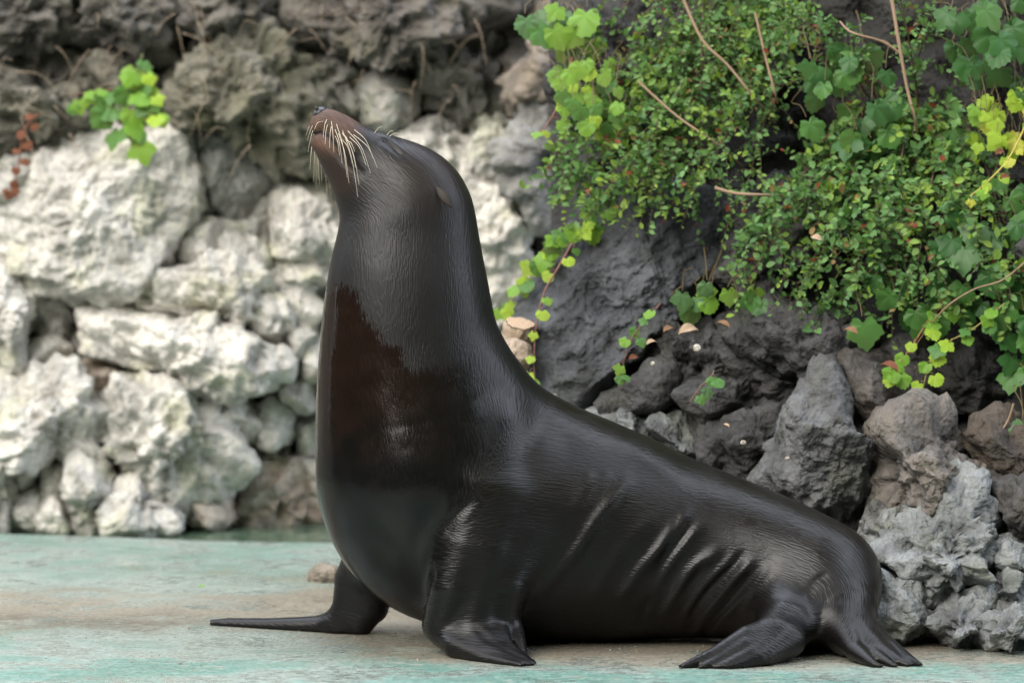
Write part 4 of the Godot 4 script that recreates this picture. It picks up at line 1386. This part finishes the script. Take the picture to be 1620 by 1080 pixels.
func platform_material() -> StandardMaterial3D:
	var n := 1024
	var al := PackedByteArray()
	al.resize(n * n * 3)
	var ro := PackedByteArray()
	ro.resize(n * n)
	var a := noise_of(FastNoiseLite.TYPE_SIMPLEX, 1.0, 4, 21)
	var b := noise_of(FastNoiseLite.TYPE_SIMPLEX, 1.0, 3, 22)
	var teal := Vector3(0.135, 0.29, 0.235)
	var chalk := Vector3(0.31, 0.365, 0.32)
	var sand := Vector3(0.27, 0.225, 0.165)
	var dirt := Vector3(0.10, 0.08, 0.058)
	for j in n:
		var z := -3.6 + 4.6 * (j + 0.5) / n
		for i in n:
			var x := -2.3 + 4.6 * (i + 0.5) / n
			var big := a.get_noise_2d(x * 1.1, z * 1.1)
			var mid := b.get_noise_2d(x * 3.0, z * 3.4)
			var fine := a.get_noise_2d(x * 17.0 + 50.0, z * 22.0)
			var grit := b.get_noise_2d(x * 90.0, z * 100.0)
			var front := smoothstep(-0.6, 0.7, z + 0.7 * big + 0.35 * mid)
			var c := chalk.lerp(teal, clampf(0.12 + 0.55 * front + mid * 0.85 + big * 0.6 + 0.45 * fine, 0.0, 1.0))
			var worn := 0.9 * exp(-pow((z + 1.15 + 0.2 * big) / 0.55, 2.0)) * smoothstep(0.2, -0.6, x) + 0.9 * smoothstep(-0.75, 0.0, x) * smoothstep(0.26, -0.16, z + 0.3 * big + 0.12 * mid)
			c = c.lerp(sand, clampf(smoothstep(0.1, 1.0, worn + 0.35 * big + 0.45 * mid + 0.30 * fine), 0.0, 1.0) * 0.9)
			var soil_shade := 0.9 * exp(-pow((z + 0.42 + 0.1 * big) / 0.30, 2.0)) * smoothstep(-1.3, -0.1, x) + 0.75 * exp(-pow((z + 0.78 + 0.15 * big) / 0.16, 2.0)) * smoothstep(-0.4, -1.1, x)  # brown soil, deepened to paint contact shade under the sea lion
			c = c.lerp(dirt, smoothstep(0.2, 1.15, soil_shade + 0.35 * mid + 0.5 * fine + 0.3 * big + 0.35 * grit) * 0.7)
			var scratch := b.get_noise_2d(x * 5.0 + 30.0, z * 55.0)
			c = c.lerp(dirt, smoothstep(0.42, 0.62, scratch + 0.2 * mid) * 0.45)
			c = c.lerp(Vector3(0.46, 0.49, 0.46), smoothstep(0.35, 0.6, -scratch + 0.3 * fine) * 0.35 * front)
			c *= 0.90 * (1.0 + 0.20 * grit + 0.22 * fine + 0.10 * mid)
			var at := j * n + i
			al[at * 3] = int(255.0 * pow(clampf(c.x, 0.0, 1.0), 1.0 / 2.2))
			al[at * 3 + 1] = int(255.0 * pow(clampf(c.y, 0.0, 1.0), 1.0 / 2.2))
			al[at * 3 + 2] = int(255.0 * pow(clampf(c.z, 0.0, 1.0), 1.0 / 2.2))
			ro[at] = int(255.0 * clampf(0.40 + 0.28 * mid + 0.22 * fine - 0.12 * soil_shade, 0.12, 1.0))
	var m := StandardMaterial3D.new()
	m.albedo_texture = ImageTexture.create_from_image(Image.create_from_data(n, n, false, Image.FORMAT_RGB8, al))
	m.roughness_texture = ImageTexture.create_from_image(Image.create_from_data(n, n, false, Image.FORMAT_L8, ro))
	m.roughness = 1.0
	m.texture_repeat = true
	m.detail_enabled = true
	m.detail_blend_mode = BaseMaterial3D.BLEND_MODE_MUL
	m.detail_uv_layer = BaseMaterial3D.DETAIL_UV_2
	var gn := noise_of(FastNoiseLite.TYPE_SIMPLEX, 0.06, 4, 41).get_seamless_image(512, 512)
	gn.convert(Image.FORMAT_L8)
	var gd := gn.get_data()
	var rgb := PackedByteArray()
	for v in gd:
		var k := int(clampf(255.0 * (0.84 + 0.2 * smoothstep(0.2, 0.62, v / 255.0)), 0, 255))
		rgb.append(k)
		rgb.append(k)
		rgb.append(k)
	m.detail_albedo = ImageTexture.create_from_image(Image.create_from_data(512, 512, false, Image.FORMAT_RGB8, rgb))
	return m

func structure(called: String, mesh: Mesh, mat: Material) -> MeshInstance3D:
	var o := put(called, mesh, mat, self)
	o.set_meta("kind", "structure")
	return o

func build_ground() -> void:
	# platform: its back edge runs from the pale wall to the outcrop
	var edge := []
	for q in [[-700, 838], [-200, 843], [0, 846], [150, 850], [300, 856], [420, 859], [520, 860], [640, 862], [760, 870], [900, 890]]:
		var d: float = 1.25 * FOCAL_PX / (q[1] - 236.0)
		edge.append(spot(q[0], q[1], CAM.z - d))
	edge.append(Vector3(0.5, 0, -1.9))
	edge.append(Vector3(1.02, 0, -0.62))
	edge.append(Vector3(1.10, 0, -0.36))
	edge.append(Vector3(1.30, 0, -0.22))
	edge.append(Vector3(1.75, 0, -0.12))
	edge.append(Vector3(6.0, 0, 0.3))
	var line := bend(edge, 6)
	var s := Sheet.new()
	var drop := Sheet.new()
	for p in line:
		var e := Vector3(p.x, 0.0, p.z)
		s.add(e, Vector3.UP)
		s.add(Vector3(p.x, 0.0, 14.0), Vector3.UP)
		drop.add(e + Vector3(0, -0.004, 0), Vector3.FORWARD)
		drop.add(Vector3(p.x, -0.8, p.z), Vector3.FORWARD)
	for k in line.size() - 1:
		s.tri(k * 2, k * 2 + 2, k * 2 + 1)
		s.tri(k * 2 + 1, k * 2 + 2, k * 2 + 3)
		drop.tri(k * 2, k * 2 + 1, k * 2 + 2)
		drop.tri(k * 2 + 1, k * 2 + 3, k * 2 + 2)
	s.smooth()
	drop.smooth()
	for p in s.v:
		s.uv.append(Vector2((p.x + 2.3) / 4.6, (p.z + 3.6) / 4.6))
		s.uv2.append(Vector2(p.x, p.z) * 1.7)
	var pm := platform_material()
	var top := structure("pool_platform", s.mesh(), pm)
	pm.heightmap_enabled = false
	var dm := StandardMaterial3D.new()
	dm.albedo_color = shade(0.22, 0.36, 0.31)
	dm.roughness = 0.7
	put("platform_edge", drop.mesh(), dm, top)
	# water behind it
	var wp := PlaneMesh.new()
	wp.size = Vector2(16, 8)
	var wm := StandardMaterial3D.new()
	wm.albedo_color = shade(0.10, 0.16, 0.11)
	wm.roughness = 0.06
	wm.heightmap_enabled = true
	wm.heightmap_texture = noise_tex(noise_of(FastNoiseLite.TYPE_SIMPLEX, 0.012, 3, 31), 256)
	wm.heightmap_scale = 0.6
	wm.uv1_scale = Vector3(14, 7, 1)
	structure("pool_water", wp, wm).position = Vector3(0, -0.035, -4.2)
	var gp := PlaneMesh.new()
	gp.size = Vector2(400, 400)
	var gm := StandardMaterial3D.new()
	gm.albedo_color = shade(0.20, 0.21, 0.19)
	gm.roughness = 0.9
	structure("ground", gp, gm).position = Vector3(0, -0.85, 0)

func lump(called: String, label: String, category: String, px: float, py: float, z: float, r: Array, mat: Material, c1: Color, c2: Color, sd: int, group := "") -> void:
	var o := []
	for a in 9:
		o.append([px + cos(TAU * a / 9.0) * r[0], py + sin(TAU * a / 9.0) * r[1]])
	var s := boulder(o, z, size_at(r[0], z) * 0.8, 0.9, 3, c1, c2, sd)
	var m := put(numbered(called), s.mesh(), mat, self, Transform3D(Basis(), spot(px, py, z)))
	m.set_meta("label", label)
	m.set_meta("category", category)
	if group:
		m.set_meta("group", group)

func build_light_screen() -> void:                          # added unseen tree belt, shaped to darken what the wet fur mirrors
	var s := Sheet.new()
	var nx := 160
	var ny := 40
	for j in ny + 1:
		for i in nx + 1:
			var a := lerpf(-1.95, 1.25, float(i) / nx)
			var h := (lerpf(8.0, 15.5, smoothstep(-0.42, -0.1, a)) + 2.0 * soft.get_noise_2d(i * 0.12, 3.0)) * j / ny
			var r := 15.0 + 1.5 * soft.get_noise_3d(i * 0.16, j * 0.2, 1.0) + 0.5 * soft.get_noise_3d(i * 0.7, j * 0.7, 4.0) + 0.1 * h * (float(j) / ny)
			s.add(Vector3(sin(a) * r, h - 0.8, cos(a) * r), Vector3.FORWARD)
	for j in ny:
		for i in nx:
			var q := j * (nx + 1) + i
			s.tri(q, q + 1, q + nx + 1)
			s.tri(q + 1, q + nx + 2, q + nx + 1)
	s.smooth()
	for k in 2:  # added overhead canopy blobs that cut sky reflections on the body
		var c: Vector3 = [Vector3(0.9, 6.2, 1.2), Vector3(2.6, 6.9, 2.6)][k]
		var first := s.v.size()
		for j in 19:
			for i in 36:
				var th := PI * j / 18.0
				var ph := TAU * i / 36.0
				var d := Vector3(sin(th) * cos(ph), cos(th), sin(th) * sin(ph))
				s.add(c + d * Vector3(2.0, 0.9, 1.9) * (1.0 + 0.5 * soft.get_noise_3d(d.x * 2.5 + k * 9.0, d.y * 2.5, d.z * 2.5)), Vector3.UP)
		for j in 18:
			for i in 36:
				var q := first + j * 36 + i
				var w := first + j * 36 + (i + 1) % 36
				s.tri(q, w, q + 36)
				s.tri(w, w + 36, q + 36)
	s.smooth()
	var m := StandardMaterial3D.new()
	m.albedo_color = shade(0.035, 0.06, 0.025)
	m.roughness = 0.9
	var o := put("added_light_screen", s.mesh(), m, self)
	o.set_meta("kind", "stuff")
	o.set_meta("label", "added unseen belt of dark trees and canopy that blocks sky light")
	o.set_meta("category", "trees")

func build_bits() -> void:
	var stone := rock_material(0.8, 4.0)
	lump("rock", "low tan rock bump on the platform just behind the far front flipper", "rock", 515, 912, -1.76, [30, 20], stone, Color(0.20, 0.165, 0.13), Color(0.33, 0.285, 0.23), 901)
	# cut logs behind the shoulder
	var bark := StandardMaterial3D.new()
	bark.albedo_color = shade(0.36, 0.275, 0.20)
	bark.roughness = 0.9
	bark.heightmap_enabled = true
	bark.heightmap_texture = M.rock_bump
	bark.heightmap_scale = 0.8
	bark.uv1_triplanar = true
	bark.uv1_scale = Vector3(5, 2, 5)
	var wood := StandardMaterial3D.new()
	wood.albedo_color = shade(0.62, 0.44, 0.30)
	wood.albedo_texture = M.rock_tone
	wood.uv1_triplanar = true
	wood.uv1_scale = Vector3(6, 6, 6)
	wood.roughness = 0.8
	lump("rock", "pale tan stone chunk below the sawn log end behind the sea lion's back", "rock", 814, 566, -1.36, [30, 27], stone, Color(0.42, 0.31, 0.22), Color(0.62, 0.50, 0.39), 921)
	for q in [[822, 512, 25, 0.08, "short sawn log end with a pale flat face tilted forward behind the sea lion's neck"]]:
		var z := -1.42 if q[2] == 25 else -1.34
		var t := thing("cut_log", q[4], "log", spot(q[0], q[1], z))
		var r := size_at(q[2], z)
		var b := Sheet.new()
		for k in 9:
			for a in 24:
				var ang := TAU * a / 24.0
				var y: float = -q[3] * (1.0 - k / 8.0)
				var rr := r * (1.0 + 0.25 * soft.get_noise_3d(cos(ang) * 4.0, y * 20.0, sin(ang) * 4.0))
				if k == 8:
					rr *= 0.95
				b.add(Vector3(cos(ang) * rr, y, sin(ang) * rr), Vector3.UP)
		for k in 8:
			for a in 24:
				var i := k * 24 + a
				var w := k * 24 + (a + 1) % 24
				b.tri(i, i + 24, w)
				b.tri(w, i + 24, w + 24)
		b.smooth()
		put("bark", b.mesh(), bark, t)
		var c := Sheet.new()
		c.add(Vector3(0, 0.006, 0), Vector3.UP)
		for a in 24:
			c.add(Vector3(b.v[8 * 24 + a].x * 0.98, 0.003, b.v[8 * 24 + a].z * 0.98), Vector3.UP)
		for a in 24:
			c.tri(0, 1 + a, 1 + (a + 1) % 24)
		c.smooth()
		put("sawn_face", c.mesh(), wood, t)
		t.rotation = Vector3(0.38, 0.3, -0.06)
	# dry leaves on the ledges
	for q in [[1105, 522, -0.98, .07, "pale", "pale curled dead leaf on the ledge below the ivy"], [1068, 520, -0.98, .045, "tan", "tan dead leaf tucked left of the pale curled leaf"], [1132, 512, -1.0, .05, "tan", "brown dead leaf tucked right of the pale curled leaf"],
			[1040, 541, -0.95, .04, "pale", "thin pale dead leaf in the cleft left of the ledge leaves"], [1010, 565, -0.95, .035, "rust", "orange dead leaf at the lower end of the cleft"], [1335, 522, -0.85, .05, "tan", "orange-brown dead leaf on the edge of the ledge under the shrub"],
			[1392, 578, -0.82, .065, "rust", "dark brown curled leaf beside the creeper on the wedge boulder tip"], [1143, 672, -0.8, .025, "pale", "tiny pale dead leaf wedged between the craggy rocks"], [1283, 375, -0.95, .04, "pale", "pinkish dead leaf caught in the dense shrub"],
			[310, 929, -1.70, .035, "fresh", "little yellow-green leaf lying flat on the painted platform left of the sea lion"], [845, 1030, -0.335, .016, "tan", "brown leaf scrap on the platform beside the near flipper's tip"],
			[928, 300, -1.35, .035, "rust", "orange dead leaf under the left end of the shrub"], [1085, 290, -1.15, .03, "rust", "rust red leaf caught among the middle shrub's twigs"], [1590, 240, -0.9, .04, "rust", "curled rusty leaf among the yellow-green ivy at the right edge"], [1600, 280, -0.9, .04, "rust", "shrivelled rusty leaf just below the curled rusty one at the right edge"]]:
		var m := put(numbered("dead_leaf"), M.dry_leaf, TONES[q[4]], self, lay_leaf(Vector3(rng.randf_range(-1, 1), -0.2, 0.4), Vector3(rng.randf_range(-0.5, 0.5), 1.0, 0.6), q[3] * 0.85, spot(q[0], q[1], q[2] + 0.05)))
		m.set_meta("label", q[5])
		m.set_meta("category", "leaf")
		m.set_meta("group", "fallen leaves on the rocks, shrubs and platform")
	var white := rock_material(0.3, 6.0)
	var wc := Color(0.65, 0.60, 0.52)
	lump("pebble", "round white pebble lying below the pale dead leaf on the ledge", "pebble", 1103, 550, -0.84, [6, 6], white, wc, wc, 911, "white pebbles on the rocks")
	lump("pebble", "white pebble low on the smooth boulder beside the sea lion's back", "pebble", 878, 627, -1.2, [4, 4], white, wc, wc, 912, "white pebbles on the rocks")
	lump("pebble", "small white pebble in the crack under the thin dead leaf", "pebble", 1033, 575, -0.86, [3, 3], white, wc, wc, 913, "white pebbles on the rocks")
	lump("pebble", "cream pebble wedged beside the tall craggy rocks above the sea lion's rump", "pebble", 1246, 725, -0.62, [4, 3], white, Color(0.2, 0.17, 0.13), Color(0.42, 0.37, 0.3), 914, "white pebbles on the rocks")
	lump("pebble", "cream gravel lump in the crack above the sea lion's lower back", "pebble", 1176, 700, -0.66, [4, 3], white, Color(0.2, 0.17, 0.13), Color(0.42, 0.37, 0.3), 915, "white pebbles on the rocks")
	# grit and crumbs on the worn paint
	var grit := Sheet.new()
	for k in 420:
		var gx := rng.randf_range(-1.5, 1.2)
		var gz := -0.55 + rng.randfn(0.0, 0.42)
		if gz > 0.5 or gz < -2.2 or gx > 1.0 and gz < -0.3:
			continue
		var gr := rng.randf_range(0.0012, 0.0035) * (2.0 if rng.randf() < 0.06 else 1.0)
		var gc := Color(0.10, 0.08, 0.06).lerp(Color(0.42, 0.36, 0.28), rng.randf())
		var first := grit.v.size()
		for q in [Vector3(0, 0.8, 0), Vector3(1, 0, 0.1), Vector3(0.2, 0, 1), Vector3(-0.9, 0, 0.2), Vector3(-0.1, 0, -1)]:
			grit.add(Vector3(gx, 0.0005, gz) + q * gr * rng.randf_range(0.7, 1.3), Vector3.UP, gc)
		for q in 4:
			grit.tri(first, first + 1 + (q + 1) % 4, first + 1 + q)
	grit.smooth()
	var gm := put(numbered("grit"), grit.mesh(), white, self)
	gm.set_meta("kind", "stuff")
	gm.set_meta("label", "sand grains and crumbs scattered on the worn platform paint")
	gm.set_meta("category", "grit")
	# dry twigs on the mossy wall top
	var tw := StandardMaterial3D.new()
	tw.albedo_color = shade(0.40, 0.30, 0.21)
	tw.roughness = 0.85
	var straw := Sheet.new()
	for k in 90:
		var x := rng.randf_range(0, 760)
		var y := rng.randf_range(0, 190) if k < 70 else rng.randf_range(190, 330)
		var z := on_face(x, y, true) + rng.randf_range(0.26, 0.4)
		var a := spot(x, y, z)
		var d := Vector3(rng.randf_range(-0.8, 0.8), rng.randf_range(-1, 0.1), rng.randf_range(-0.2, 0.3)).normalized() * rng.randf_range(0.03, 0.16)
		straw.tube(bend([a, a + d * 0.5 + Vector3(rng.randf_range(-0.01, 0.01), 0.008, 0.01), a + d + Vector3(0, rng.randf_range(-0.04, 0.01), 0)], 3), 0.0013, 0.0005, 4)
	var st := put(numbered("dry_grass"), straw.mesh(), tw, self)
	st.set_meta("kind", "stuff")
	st.set_meta("label", "dry straw and rootlets caught on the mossy top of the pale wall")
	st.set_meta("category", "dry grass")

func _ready() -> void:
	rng.seed = 7
	var cam := Camera3D.new()
	cam.name = "camera"
	cam.near = 0.1
	cam.far = 500.0
	cam.position = CAM
	cam.rotation.x = TILT
	var att := CameraAttributesPhysical.new()
	att.frustum_focal_length = 135.0
	att.frustum_focus_distance = 9.48
	att.frustum_near = 0.1
	att.frustum_far = 500.0
	att.exposure_aperture = 2.9
	cam.attributes = att
	add_child(cam)
	cam.current = true
	var we := WorldEnvironment.new()
	we.name = "environment"
	var env := Environment.new()
	env.background_mode = Environment.BG_SKY
	var sm := ProceduralSkyMaterial.new()
	sm.sky_top_color = Color(0.86, 0.89, 0.95)
	sm.sky_horizon_color = Color(0.80, 0.83, 0.87)
	sm.sky_energy_multiplier = 1.25
	sm.sky_curve = 0.2
	sm.ground_bottom_color = Color(0.3, 0.3, 0.28)
	sm.ground_horizon_color = Color(0.5, 0.5, 0.48)
	var sky := Sky.new()
	sky.sky_material = sm
	env.sky = sky
	env.tonemap_mode = Environment.TONE_MAPPER_LINEAR
	env.tonemap_exposure = 3.8
	env.sdfgi_enabled = true
	env.ssao_enabled = true
	env.ssil_enabled = true
	we.environment = env
	add_child(we)
	var sun := DirectionalLight3D.new()
	sun.name = "sun"
	sun.light_energy = 0.45
	sun.light_color = Color(1.0, 0.985, 0.96)
	sun.light_angular_distance = 45.0
	sun.shadow_enabled = true
	add_child(sun)
	sun.look_at_from_position(Vector3(-0.65, 0.82, 0.85) * 10.0, Vector3.ZERO)
	crag.noise_type = FastNoiseLite.TYPE_SIMPLEX
	crag.frequency = 7.0
	crag.fractal_type = FastNoiseLite.FRACTAL_RIDGED
	crag.fractal_octaves = 5
	crag.seed = 3
	cells.noise_type = FastNoiseLite.TYPE_CELLULAR
	cells.frequency = 11.0
	cells.cellular_return_type = FastNoiseLite.RETURN_DISTANCE2_SUB
	cells.fractal_type = FastNoiseLite.FRACTAL_NONE
	soft.noise_type = FastNoiseLite.TYPE_SIMPLEX
	soft.frequency = 1.0
	soft.fractal_octaves = 3
	soft.seed = 9
	M.rock_bump = noise_tex(noise_of(FastNoiseLite.TYPE_SIMPLEX, 0.02, 6, 12), 512)
	M.rock_tone = noise_tex(noise_of(FastNoiseLite.TYPE_SIMPLEX, 0.03, 6, 13), 512, 0.72, 1.0)
	build_ground()
	build_wall()
	build_outcrop()
	build_sea_lion()
	build_plants()
	build_bits()
	build_light_screen()
